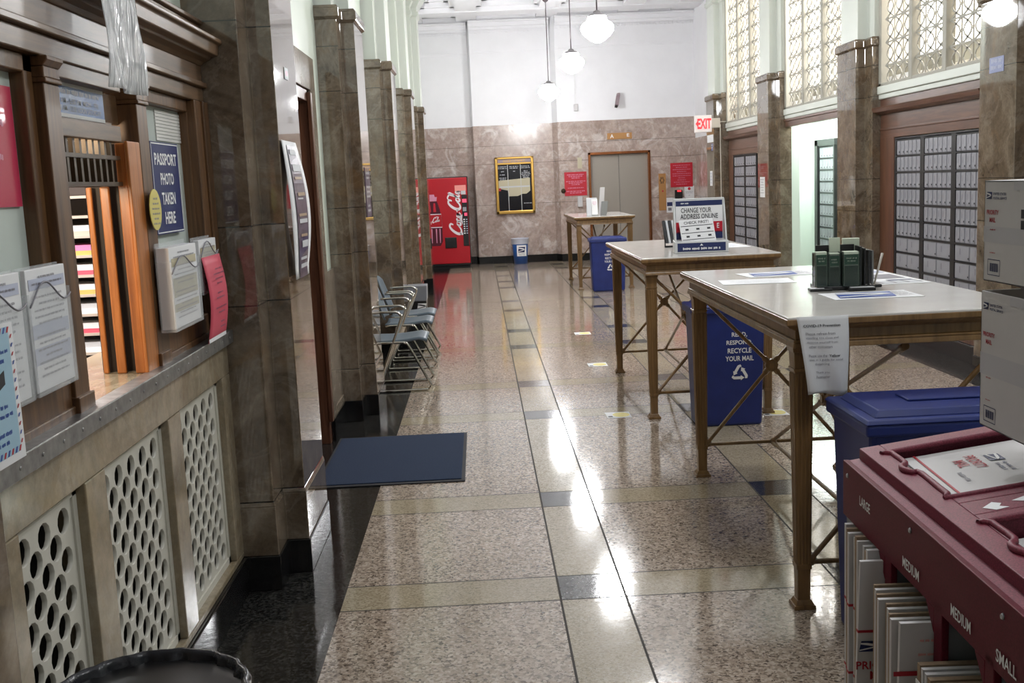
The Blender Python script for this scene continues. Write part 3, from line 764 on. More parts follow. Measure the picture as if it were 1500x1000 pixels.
script_lines(mb, Vector((-.989, 4.07, 1.38)), Y_, Z_, .2, [.5, .8, .6, .4, 0, .4, .6, 0, .8, .5, 0, .3, .4], .018, .007, rnd, .004); build('print', mb, o, fix=False)

# back office shelf with stacked papers
sh = thing('pigeonhole_shelf', 'dark pigeonhole shelf seen through the wicket in the back office', 'shelf', (-2.0, 5.0, 0))
mb = B('shelf_dark'); mb.box(-2.32, -2.3, 4.9, 5.2, 0, 1.9).box(-1.62, -1.6, 4.9, 5.2, 0, 1.9).box(-2.3, -1.62, 5.18, 5.2, 0, 1.9).box(-2.3, -1.62, 4.9, 4.915, 1.68, 1.9)
build('carcass', mb, sh)
zs = [.97 + k * .088 for k in range(9)]
for z in zs: build('shelf_board', B('shelf_tan').box(-2.3, -1.62, 4.89, 5.18, z - .012, z), sh)
for k, (m_, m2, lab) in enumerate((('paper_white', 'paper_grey', 'white paper pile on the lowest visible pigeonhole shelf'), ('paper_pink', 'paper_white', 'white over pink paper pile, second pigeonhole from the ledge'), ('paper_white', 'paper_grey', 'plain white paper pile in the middle pigeonholes'),
        ('paper_orange', 'paper_white', 'white and orange paper pile in the upper pigeonholes'), ('paper_pink', 'paper_white', 'white and pink paper pile above the orange one'), ('paper_orange', 'paper_mag', 'magenta and orange paper pile in the pigeonholes'), ('shelf_tan', 'paper_grey', 'grey paper pile on the top pigeonhole shelf'))):
    o = thing('paper_pile', lab, 'paper', (-1.9, 5.03, zs[k])); z = zs[k]
    build('lower_sheets', B(m_).box(-2.15, -1.67, 4.9, 5.15, z, z + .02), o); build('upper_sheets', B(m2).box(-2.14, -1.675, 4.905, 5.15, z + .02, z + .045), o)

# wastebasket in front of the counter
tc = thing('trash_can', 'round trash can with shiny black liner below the vent grilles', 'trash can', (-.765, 2.2, 0))
build('body', B('black_plastic').lathe([(.17, 0), (.215, .585)], (-.765, 2.2, 0), 40), tc)
mb = B('liner_black')
def lin(u, v):
    t = 2 * PI * u; w = .006 * math.sin(t * 17 + v * 3) + .004 * math.sin(t * 31 + 1 + v * 9)
    if v < .5: q = v / .5; r = .232 - .012 * q + w * (1.3 - q); z = .36 + .235 * q + .008 * math.sin(t * 9) * (1 - q)
    elif v < .62: q = (v - .5) / .12; r = .222 - .02 * q + w * .4; z = .596 + .014 * math.sin(PI * q)
    else: q = (v - .62) / .38; r = .2 - .06 * q + w * 1.5 + (.016 * math.sin(t * 7 + 9 * q) + .012 * math.sin(t * 13 - 14 * q)) * q ** .5; z = .595 - .42 * q
    return (-.765 + r * math.cos(t), 2.2 + r * math.sin(t), z)
mb.grid(lin, 120, 26); build('liner', mb, tc, fix=False)

# floor mat
fm = thing('floor_mat', 'dark blue carpet floor mat with black rubber border on the terrazzo', 'mat', (-.6, 6.47, 0))
build('rubber_border', B('mat_rubber').box(-1.0, -.152, 5.88, 7.07, .001, .007), fm, .002)
build('carpet', B('mat_blue').box(-.985, -.172, 5.915, 7.04, .006, .012), fm, .003)

# notices on the left pilasters
o = thing('poster', 'glossy purple curling poster in a plastic cover on the first left pilaster', 'poster', (-.80, 4.76, 1.57))
def cur(off):
    def fn(u, v): return (-.806 + off + .035 * math.sin(PI * min(1, (1 - v) * 1.05)) * (.3 + .7 * u) + .02 * (1 - v), 4.585 + .345 * u, 1.28 + .585 * v)
    return fn
mb = B('paper_white'); mb.grid(cur(0), 8, 14); s_ = build('sheet', mb, o, fix=False); md = s_.modifiers.new('thick', 'SOLIDIFY'); md.thickness = .002
mb = MB(); F_ = cur(.004)
def patch(u0, u1, v0, v1, m_, k=6):
    mb.mat(m_)
    for q in range(k):
        a, b_ = v0 + (v1 - v0) * q / k, v0 + (v1 - v0) * (q + 1) / k
        mb.quad(F_(u0, a), F_(u1, a), F_(u1, b_), F_(u0, b_))
patch(.22, .8, .0, .97, 'poster_dark', 14); F_ = cur(.0065)
for v0, v1, u0, u1, m_ in ((.9, .94, .3, .7, 'paper_grey'), (.78, .83, .3, .75, 'paper_grey'), (.72, .74, .32, .7, 'poster_tan'), (.6, .625, .35, .72, 'poster_tan'), (.575, .585, .32, .6, 'paper_grey'), (.45, .47, .3, .7, 'poster_tan'), (.4, .43, .3, .72, 'paper_grey'), (.3, .32, .35, .7, 'poster_tan'), (.22, .27, .4, .75, 'paper_grey'), (.13, .15, .3, .7, 'paper_grey'), (.07, .1, .3, .75, 'paper_grey')): patch(u0, u1, v0, v1, m_, 1)
build('print', mb, o, fix=False)
o, ux, uy = sign('sticker', 'small square pink and white sticker high on the first left pilaster', 'sticker', (-.812, 4.86, 2.16), 'E', .09, .05, 'paper_grey', .002)
mb = B('coke_pink'); rect(mb, Vector((-.812, 4.86, 2.16)), ux, uy, .05, .02); build('print', mb, o, fix=False)
o, ux, uy = sign('poster', 'small grey printed poster on the second left pilaster', 'poster', (-.811, 8.08, 1.62), 'E', .33, .36, 'poster_dark', .003)
mb = B('paper_grey'); script_lines(mb, Vector((-.811, 8.08, 1.76)), ux, uy, .27, [.9, .6, 0, .8, .7, .9, 0, .6, .8], .034, .018, rnd); build('print', mb, o, fix=False)

# ------------------------------------------------------------------ chairs
def chair(label, y):
    o = thing('waiting_chair', label, 'chair', (-.7, y, 0), 0, None)
    for sd, s in (('near', -1), ('far', 1)):
        yy = y + s * .225
        P = [(-.93, yy, .655), (-.75, yy, .655), (-.70, yy, .65), (-.675, yy, .625), (-.68, yy, .58), (-.86, yy, .12), (-.89, yy, .04), (-.885, yy, .014), (-.85, yy, .011), (-.52, yy, .011), (-.478, yy, .016), (-.46, yy, .04), (-.475, yy, .08), (-.62, yy, .37), (-.65, yy, .40), (-.68, yy, .405), (-.90, yy, .405)]
        build('side_frame', B('chrome').tube(smooth_path(P, 4), .0105, 8), o)
    build('crossbar', B('chrome').tube([(-.66, y - .22, .405), (-.66, y + .22, .405)], .009, 8), o)
    build('crossbar', B('chrome').tube([(-.88, y - .22, .405), (-.88, y + .22, .405)], .009, 8), o)
    mb = B('chair_grey')
    def seat(u, v):
        x = -.475 - .43 * u; z = .44 - .025 * u - .028 * max(0, .12 - u) / .12 - .012 * math.sin(PI * u)
        return (x, y - .215 + .43 * v, z - .014 * math.sin(PI * v) * u)
    mb.grid(seat, 14, 10); s_ = build('seat', mb, o, fix=False); md = s_.modifiers.new('thick', 'SOLIDIFY'); md.thickness = .022; md.offset = 0
    mb = B('chair_grey')
    def back(u, v):
        w = .19 + .03 * math.sin(PI * v); zz = .46 + .34 * v
        return (-.895 - .10 * v - .03 * (1 - (2 * u - 1) ** 2), y - w + 2 * w * u, zz - .05 * v * (2 * u - 1) ** 2)
    mb.grid(back, 12, 10); s_ = build('backrest', mb, o, fix=False); md = s_.modifiers.new('thick', 'SOLIDIFY'); md.thickness = .012
    return o
chair('nearest grey chrome-framed waiting chair behind the second pilaster', 8.88)
chair('middle grey chrome-framed waiting chair in the row along the left wall', 9.96)
chair('farthest grey chrome-framed waiting chair, next to the black wastebasket', 10.58)
o = thing('wastebasket', 'small black wastebasket with grey liner and white emblem beyond the chairs', 'wastebasket', (-.74, 12.3, 0))
build('body', B('black_plastic').hexa([(-.84, 12.2, 0), (-.66, 12.2, 0), (-.66, 12.42, 0), (-.84, 12.42, 0), (-.86, 12.18, .5), (-.64, 12.18, .5), (-.64, 12.44, .5), (-.86, 12.44, .5)]), o, .01)
build('liner', B('liner_grey').hexa([(-.862, 12.178, .36), (-.642, 12.178, .36), (-.642, 12.442, .36), (-.862, 12.442, .36), (-.865, 12.175, .535), (-.635, 12.175, .535), (-.635, 12.445, .535), (-.865, 12.445, .535)]), o, .008)
mb = MB(); eagle(mb, (-.70, 12.173, .30), X_, Z_, .11, .07, 'ink_white', 'black_plastic'); build('emblem', mb, o, fix=False)

# ------------------------------------------------------------------ far end
vm = thing('vending_machine', 'tall red cola vending machine in the corner by the far wall', 'vending machine', (-.68, 21.8, 0))
VX0, VX1, VY = -1.16, -.205, 21.42
build('cabinet', B('black_plastic').box(VX0, VX1, VY, 22.16, .06, 1.80), vm, .01)
build('plinth', B('black_matte').box(VX0 + .02, VX1 - .02, VY + .03, 22.12, 0, .06), vm)
build('front_panel', B('coke_red').box(VX0 + .01, VX1 - .012, VY - .03, VY + .002, .10, 1.78), vm, .012)
mb = B('coke_white'); cola(mb, (-.46, VY - .031, 1.14), Z_, -X_, .92, .31); build('script_lettering', mb, vm, fix=False)
mb = MB(); bx = -.93; yv = VY - .031
def fl(pts, m_, off): mb.mat(m_); mb.poly([(bx + a, yv - off, z) for a, z in pts])
fl([(-.085, 1.34), (.1, 1.34), (.115, 1.42), (-.1, 1.42)], 'coke_pink', .001); fl([(-.06, 1.42), (.07, 1.42), (.06, 1.47), (-.05, 1.47)], 'coke_pink', .001)
fl([(-.09, 1.335), (.11, 1.335), (.15, 1.20), (.19, 1.0), (.19, .55), (.14, .46), (-.14, .46), (-.19, .55), (-.19, 1.0), (-.14, 1.2)], 'coke_dark', .001)
fl([(-.19, 1.09), (.18, 1.09), (.19, .82), (-.19, .82)], 'coke_white', .002); fl([(-.19, 1.075), (.18, 1.075), (.188, .835), (-.19, .835)], 'coke_red', .003)
for a in (-.12, -.03, .06, .13): fl([(a, .8), (a + .022, .8), (a + .016, .52), (a + .002, .52)], 'coke_pink', .0025)
for a in (-.06, .04): fl([(a, 1.3), (a + .03, 1.3), (a + .045, 1.13), (a - .01, 1.13)], 'sign_red', .0025)
mb.mat('coke_white'); cola(mb, (bx, yv - .003, .955), X_ + Z_ * .2, Z_, .33, .13); build('bottle_picture', mb, vm, fix=False)
build('selection_panel', B('black_plastic').box(-.335, -.225, VY - .042, VY - .02, .44, 1.44), vm, .005)
mb = B('button_pink'); mb.box(-.325, -.24, VY - .05, VY - .04, 1.29, 1.36); build('button', mb, vm); build('button', B('button_pink').box(-.295, -.24, VY - .05, VY - .04, 1.03, 1.09), vm); build('coin_slot', B('steel').box(-.32, -.25, VY - .05, VY - .04, 1.12, 1.2), vm)
for k in range(7):
    z = .96 - k * .045; build('button', B('ink_white').box(-.318, -.29, VY - .05, VY - .04, z - .012, z + .012), vm); build('button', B('paper_lav').box(-.27, -.24, VY - .05, VY - .04, z - .008, z + .008), vm)
build('delivery_hatch', B('black_plastic').box(-.70, -.47, VY - .05, VY - .02, .41, .62), vm, .01)
build('price_sticker', B('sticker_salmon').box(-.46, -.24, VY - .034, VY - .028, 1.52, 1.63), vm); build('price_sticker', B('paper_grey').box(-.345, -.25, VY - .034, VY - .028, 1.45, 1.52), vm)

db = thing('directory_board', 'brass-framed black directory board on the far marble wall', 'board', (.755, 22.19, 1.58))
mb = B('brass'); dx0, dx1, dz0, dz1 = .36, 1.148, 1.005, 2.15
mb.box(dx0, dx0 + .06, 22.12, 22.2, dz0, dz1).box(dx1 - .06, dx1, 22.12, 22.2, dz0, dz1).box(dx0, dx1, 22.12, 22.2, dz0, dz0 + .065).box(dx0, dx1, 22.12, 22.2, dz1 - .045, dz1).box(dx0, dx1, 22.12, 22.2, dz1 - .155, dz1 - .115)
build('frame', mb, db, .012)
build('back_panel', B('board_black').box(dx0 + .05, dx1 - .05, 22.15, 22.195, dz0 + .05, dz1 - .12), db)
build('title_panel', B('camera_body').box(dx0 + .05, dx1 - .05, 22.14, 22.195, dz1 - .12, dz1 - .04), db)
mb = B('brass'); put_text(mb, 'D I R E C T O R Y', (.755, 22.139, dz1 - .08), X_, Z_, .44, .045, .02); build('title', mb, db, fix=False)
for xx in (.615, .875): build('divider', B('stand_grey').box(xx - .006, xx + .006, 22.138, 22.16, dz0 + .065, dz1 - .155), db)
for k, xx in enumerate((.51, .745, .98)):
    line_parts(db, 'lettering', 'paper_grey', (xx, 22.15, 1.955), X_, Z_, .2, [[.9, .9, 0, .3, 0, .6, 0, .7, .6], [.9, .9, 0, .2, 0, 0, 0, 0, 0], [.9, .9, 0, .4, .8, .9, .7, .6, .3]][k], .032, .02, rnd)
line_parts(db, 'lettering', 'paper_grey', (1.0, 22.15, 1.21), X_, Z_, .2, [.8], .03, .02, rnd)
mb = B('paper_tan'); mb.poly([(.42, 22.147, 1.68), (1.06, 22.147, 1.72), (1.06, 22.147, 1.46), (.98, 22.147, 1.40), (.9, 22.147, 1.40), (.8, 22.147, 1.36), (.62, 22.147, 1.36), (.6, 22.147, 1.48), (.42, 22.147, 1.52)]); mb.mat('paper_grey')
rect(mb, Vector((.75, 22.147, 1.55)), X_, Z_, .6, .03, .003); mb.mat('ink_red'); rect(mb, Vector((.44, 22.147, 1.5)), X_, Z_, .05, .06, .003); build('faded_notice', mb, db, fix=False)

wb = thing('wastebasket', 'blue wastebasket with clear liner and eagle label below the directory board', 'wastebasket', (.795, 21.92, 0))
build('body', B('bin_blue_light').lathe([(.135, 0), (.165, .45)], (.795, 21.92, 0), 32), wb)
build('liner', B('liner_clear').lathe([(.172, .40), (.178, .5), (.19, .515), (.165, .515), (.15, .3)], (.795, 21.92, 0), 32, True, False), wb)
mb = B('ink_white'); slab(mb, (.815, 21.755, .27), X_, Z_, .19, .22, .003); eagle(mb, (.815, 21.754, .29), X_, Z_, .15, .11); mb.mat('ink_grey'); script_lines(mb, Vector((.815, 21.755, .21)), X_, Z_, .15, [.9, .8], .025, .013, rnd, .002); build('label', mb, wb, fix=False)

YE = 21.978
o, ux, uy = sign('lift_sign', 'brown plaque with white letters on the marble above the lift', 'sign', (2.89, YE - .012, 2.465), 'S', .5, .125, 'brass_plate', .012, None, None, .003)
words(o, 'ink_white', 'A', (2.735, YE - .012, 2.465), X_, Z_, .075, .075, .02); words(o, 'ink_white', 'E', (3.06, YE - .012, 2.475), X_, Z_, .05, .065, .02)
o, ux, uy = sign('warning_sign', 'red notice with white print on the marble left of the lift', 'sign', (1.972, YE - .008, 1.553), 'S', .45, .475, 'sign_red', .006)
line_parts(o, 'lettering', 'coke_pink', (1.972, YE - .008, 1.735), X_, Z_, .4, [.85, .7, .4, 0, .98, .7, .4, 0, .8, 0, .95, .6], .033, .02, rnd)
o, ux, uy = sign('warning_sign', 'red notice with white print on the marble right of the lift', 'sign', (4.125, YE - .008, 1.637), 'S', .45, .485, 'sign_red', .006)
line_parts(o, 'lettering', 'coke_pink', (4.125, YE - .008, 1.83), X_, Z_, .38, [.9, .6, .95, .5, .98, .95, .35, .45, .85, .6], .042, .014, rnd)
o, ux, uy = sign('call_plate', 'brass lift call plate with a dark fire emblem', 'plate', (3.73, YE - .006, 1.31), 'S', .15, .74, 'brass_plate', .008, None, None, .004)
mb = B('bronze_dark'); c = Vector((3.725, YE - .007, 1.545))
for k in range(6): rect(mb, c + X_ * (.035 * math.cos(k * 1.05)) + Z_ * (.05 * math.sin(k * 1.05)), X_ + Z_ * .3 * (k - 3), Z_, .02, .045, .001)
build('emblem', mb, o, fix=False); mb = B('sign_red'); mb.lathe([(.018, 0), (.016, .008)], (0, 0, 0), 14); mb.v = [Vector((3.735 + p.x, YE - .007 - p.z, 1.33 + p.y)) for p in mb.v]; build('button', mb, o)
for lab, c, w, h in (('white paper with round red mark beside the lift reader', (4.275, YE - .003, 1.275), .2, .27), ('white notice with dark square print below the lift reader', (3.872, YE - .003, 1.04), .13, .3), ('blank white paper strip under the lift reader', (4.07, YE - .003, 1.145), .26, .08)):
    o, ux, uy = sign('notice', lab, 'notice', c, 'S', w, h, 'paper_white', .003); c = Vector(c); mb = MB()
    if h == .27: mb.mat('sign_red'); mb.poly([c + Vector((.03 * math.cos(t), -.001, .08 + .03 * math.sin(t))) for t in [k * PI / 8 for k in range(16)]]); mb.mat('ink_grey'); script_lines(mb, c + Z_ * .02, X_, Z_, .17, [.9, .8, 0, .2], .025, .012, rnd)
    elif h == .3: mb.mat('ink_navy'); rect(mb, c + Z_ * .02, X_, Z_, .11, .08); mb.mat('ink_grey'); rect(mb, c - Z_ * .08, X_, Z_, .07, .06)
    else: mb.mat('ink_grey'); script_lines(mb, c, X_, Z_, .1, [.9], .02, .02, rnd)
    build('print', mb, o, fix=False)
o = thing('card_reader', 'black card reader with red lit display right of the lift', 'reader', (4.05, YE - .03, 1.255))
build('housing', B('black_plastic').box(3.975, 4.125, YE - .06, YE, 1.17, 1.34), o, .008); build('display', B('screen_red').box(4.02, 4.10, YE - .064, YE - .059, 1.30, 1.335), o)
o, ux, uy = sign('plate', 'small yellow plate on the marble above the left red notice', 'plate', (2.07, YE - .004, 1.965), 'S', .09, .22, 'paper_tan', .004)
o = thing('switch_box', 'white wall box below the red notice left of the lift', 'wall box', (2.05, YE - .02, 1.195)); build('cover', B('cardboard_white').box(2.0, 2.1, YE - .045, YE, 1.09, 1.30), o, .008); build('button', B('paper_grey').box(2.035, 2.065, YE - .05, YE - .044, 1.18, 1.23), o)
o = thing('wall_fitting', 'round bronze wall fitting left of the red notice', 'fitting', (1.72, YE, 1.42)); mb = B('bronze_dark'); mb.lathe([(.05, 0), (.045, .02), (.02, .05), (0, .055)], (0, 0, 0), 20); mb.v = [Vector((1.72 + p.x, YE - p.z, 1.42 + p.y)) for p in mb.v]; build('rosette', mb, o)
o = thing('security_camera', 'small security camera bracketed high on the white far wall', 'camera', (2.86, YE - .06, 3.18))
build('bracket', B('camera_body').box(2.855, 2.905, YE - .16, YE + .02, 3.26, 3.30), o, .004)
M = Matrix.Rotation(.25, 3, 'Y') @ Matrix.Rotation(-.5, 3, 'X'); build('body', MB().mat('camera_body').obox((2.85, YE - .13, 3.155), M, .07, .08, .25), o, .008); build('lens', MB().mat('lens').obox((2.815, YE - .19, 3.035), M, .055, .06, .02), o)
o = thing('outlet_box', 'white outlet box and cable drop on the far white wall', 'outlet', (2.03, YE, 3.06)); build('box', B('cardboard_white').box(1.99, 2.07, YE - .03, YE + .016, 2.995, 3.125), o, .006); build('cable_cover', B('ink_white').box(2.012, 2.038, YE - .008, YE + .016, 3.125, 4.26), o)

# exit sign, conduit and small papers on the right side
ex = thing('exit_sign', 'lit red EXIT sign mounted on the far right pilaster', 'exit sign', (3.6, 17.26, 2.43))
build('housing', B('exit_face').box(3.455, 3.725, 17.2, 17.26, 2.285, 2.55), ex, .008)
mb = B('exit_red'); put_text(mb, 'EXIT', (3.605, 17.198, 2.42), X_, Z_, .22, .16, .03); mb.poly([(3.468, 17.196, 2.42), (3.5, 17.196, 2.375), (3.5, 17.196, 2.465)]); build('lettering', mb, ex, fix=False)
build('bracket', B('conduit').box(3.72, 3.86, 17.21, 17.278, 2.35, 2.5), ex, .006)
o = thing('conduit', 'cream conduit running from the exit sign down beside the box window', 'conduit', (3.95, 17.27, 2.4))
build('pipe', B('conduit').tube([(3.86, 17.265, 2.44), (4.02, 17.265, 2.44), (4.03, 17.265, 2.43), (4.03, 17.265, 2.24)], .008, 8), o); build('junction', B('conduit').box(4.0, 4.05, 17.24, 17.28, 2.17, 2.25), o, .004)
o = build('wall_cable', B('conduit').tube([(3.872, 17.268, 2.4), (3.872, 17.268, .16)], .007, 8), None, origin=(3.872, 17.268, 1.2)); tag(o, 'straight vertical cable cover below the exit sign on the pilaster', 'cable')
def small(lab, c, w, h, base, prints, cat='notice', name='notice'):
    o, ux, uy = sign(name, lab, cat, c, 'W', w, h, base, .003); c = Vector(c); mb = MB()
    for m_, dz, ws, p, hh in prints: mb.mat(m_); script_lines(mb, c + Z_ * dz, ux, uy, w * .85, ws, p, hh, rnd)
    build('print', mb, o, fix=False)
small('blank white paper hanging under the exit sign', (3.812, 17.75, 2.2), .45, .12, 'paper_white', [('paper_grey', .0, [.3], .02, .01)])
small('small blue sticker under the exit sign', (3.812, 17.62, 2.06), .12, .11, 'sign_blue_dull', [('ink_white', .03, [.9, .9], .04, .02)], 'sticker', 'sticker')
small('narrow white notice on the far right pilaster', (3.812, 17.72, 1.56), .18, .24, 'paper_white', [('paper_lav', .08, [.9, .7, .9, .5], .05, .02)])
small('white notice on the pilaster beside the open passage', (3.812, 14.52, 1.43), .24, .27, 'paper_white', [('ink_grey', .1, [.9, .7, .9, .8, .6, .9], .035, .012)])
o, ux, uy = sign('wall_sticker', 'blue square sign with pale letters on the nearest right pilaster', 'sign', (3.812, 7.95, 2.337), 'W', .22, .11, 'sign_blue_dull', .003)
mb = B('paper_lav'); script_lines(mb, Vector((3.812, 7.95, 2.365)), ux, uy, .19, [.85, .9], .048, .032, rnd); build('lettering', mb, o, fix=False)
# ------------------------------------------------------------------ post office boxes on the right
DOORM = {}
def door_mesh(w, h):
    k = (round(w, 4), round(h, 4))
    if k not in DOORM:
        mb = B('aluminum_box'); t = .004
        mb.prism([(0, -w / 2, -h / 2), (0, w / 2, -h / 2), (0, w / 2, h / 2), (0, -w / 2, h / 2)], (.01, 0, 0))
        i = .007; mb.prism([(-t, -w / 2 + i, -h / 2 + i), (-t, w / 2 - i, -h / 2 + i), (-t, w / 2 - i, h / 2 - i), (-t, -w / 2 + i, h / 2 - i)], (t, 0, 0))
        mb.mat('black_plastic').box(-t - .003, -t, -w / 2 + .014, -w / 2 + .026, -h * .30 - .007, -h * .30 + .007)
        mb.mat('ink_grey').box(-t - .001, -t, w * .12, w * .16, -h * .1, h * .3)
        me = mesh_of('box_door', mb); fixn(me); DOORM[k] = me
    return DOORM[k]
def box_unit(label, X, ynear, yfar, ztop, nn, nrow, wrow, pitch, nw=2, group=None, zbot=None):
    yc_ = (ynear + yfar) / 2; o = thing('post_box_unit', label, 'post boxes', (X, yc_, 0), 0, group)
    w = yfar - ynear; z0 = ztop - (nrow + wrow) * pitch
    fr = B('black_metal'); g_ = .042
    fr.box(X - .004, X + .06, ynear - g_, ynear, z0 - .03, ztop + .022).box(X - .004, X + .06, yfar, yfar + g_, z0 - .03, ztop + .022)
    fr.box(X + .03, X + .06, ynear, yfar, z0 - .03, ztop + .022)
    for r in range(nrow + wrow + 1):
        t = .009 if r % 2 == 0 else .005
        z = ztop - r * pitch; fr.box(X - .004, X + .03, ynear, yfar, z - t, z + t)
    fr.box(X - .004, X + .03, ynear, yfar, ztop, ztop + .022)
    build('frame', fr, o)
    for r in range(nrow + wrow):
        n = nn if r < nrow else nw; dw = w / n; me = door_mesh(dw - .006, pitch - .02)
        for c in range(n):
            d = bpy.data.objects.new('box_door', me); COL.objects.link(d); d.parent = o
            d.location = (.004, ynear + (c + .5) * dw - yc_, ztop - (r + .5) * pitch)
    return o
def surround(label, a, b_, fy0, fy1, ztop, cz=2.285):
    o = thing('box_surround', label, 'woodwork', (4.03, (a + b_) / 2, 0)); X = 4.0
    mb = B('oak_red_run')
    mb.box(X - .01, 4.055, a, b_, 2.205, cz).prism([(4.05, a, 2.14), (X - .02, a, 2.14), (X - .05, a, 2.155), (X - .085, a, 2.16), (X - .095, a, 2.19), (X - .105, a, 2.205), (X - .02, a, 2.212), (4.05, a, 2.212)], (0, b_ - a, 0))
    build('cornice', mb, o, .003)
    build('frieze', B('oak_red_run').box(X - .005, 4.055, a, b_, 2.0, 2.14).box(X - .015, 4.055, a, b_, 1.985, 2.005).box(X - .008, 4.055, a, b_, ztop + .022, 1.985), o, .004)
    build('stile', B('oak_red').box(X - .01, 4.055, fy1, b_, 0.152, ztop + .03), o, .004); build('stile', B('oak_red').box(X - .01, 4.055, a, fy0, 0.152, ztop + .03), o, .004); build('base_panel', B('oak_red').box(X - .005, 4.055, fy0, fy1, .152, ztop - 9 * .1515 - .032), o, .004)
    return o
a, b_ = RB[1]
surround('reddish oak cornice and frame around the nearest bank of post boxes', a, b_, 8.42, 10.36, 1.886)
pt = 1.88; pp = .1515
box_unit('nearest column of aluminium post boxes, half hidden by the blue-signed pilaster', 4.0, 8.46, 9.02, pt, 6, 6, 3, pp)
box_unit('middle column of aluminium post boxes in the nearest bank', 4.0, 9.105, 9.67, pt, 6, 6, 3, pp)
box_unit('left column of aluminium post boxes in the nearest bank, beside the oak stile', 4.0, 9.755, 10.315, pt, 6, 6, 3, pp)
a, b_ = RB[3]; b_ -= .035
surround('reddish oak cornice and frame around the far bank of post boxes', a, b_, a + .02, 16.95, 1.886)
box_unit('left column of post boxes in the far bank, beside the exit sign pilaster', 4.0, 16.27, 16.9, pt, 5, 9, 0, pp)
box_unit('right column of post boxes in the far bank, next to the passage pilaster', 4.0, 15.58, 16.19, pt, 5, 9, 0, pp)
ub = box_unit('column of post boxes in a black frame inside the mint passage', 4.70, 14.3, 14.88, 1.93, 5, 11, 0, .155)
build('surround_frame', B('black_metal').box(4.68, 4.748, 14.915, 15.04, .15, 2.03).box(4.68, 4.748, 14.2, 15.04, 1.95, 2.03), ub)
a, b_ = RB[2]
mb = B('oak_red_run'); mb.box(3.975, 4.055, a, b_, 2.185, 2.285).box(3.96, 4.055, a, b_, 2.255, 2.285); o = build('lintel', mb, None, .005, origin=(4.03, (a + b_) / 2, 2.2)); tag(o, 'reddish oak lintel over the open mint passage', 'lintel')
mb = B('marble_black')
for k in (1, 3): mb.box(3.98, 4.055, RB[k][0], RB[k][1], 0, .15)
struct('baseboard_right', mb, .004)
o = thing('light_switch', 'pale switch plate on the mint wall inside the passage', 'switch', (4.32, 15.25, 1.93)); build('plate', B('ink_white').box(4.29, 4.36, 15.238, 15.25, 1.87, 1.99), o, .003); build('rocker', B('paper_white').box(4.312, 4.338, 15.232, 15.24, 1.905, 1.955), o)

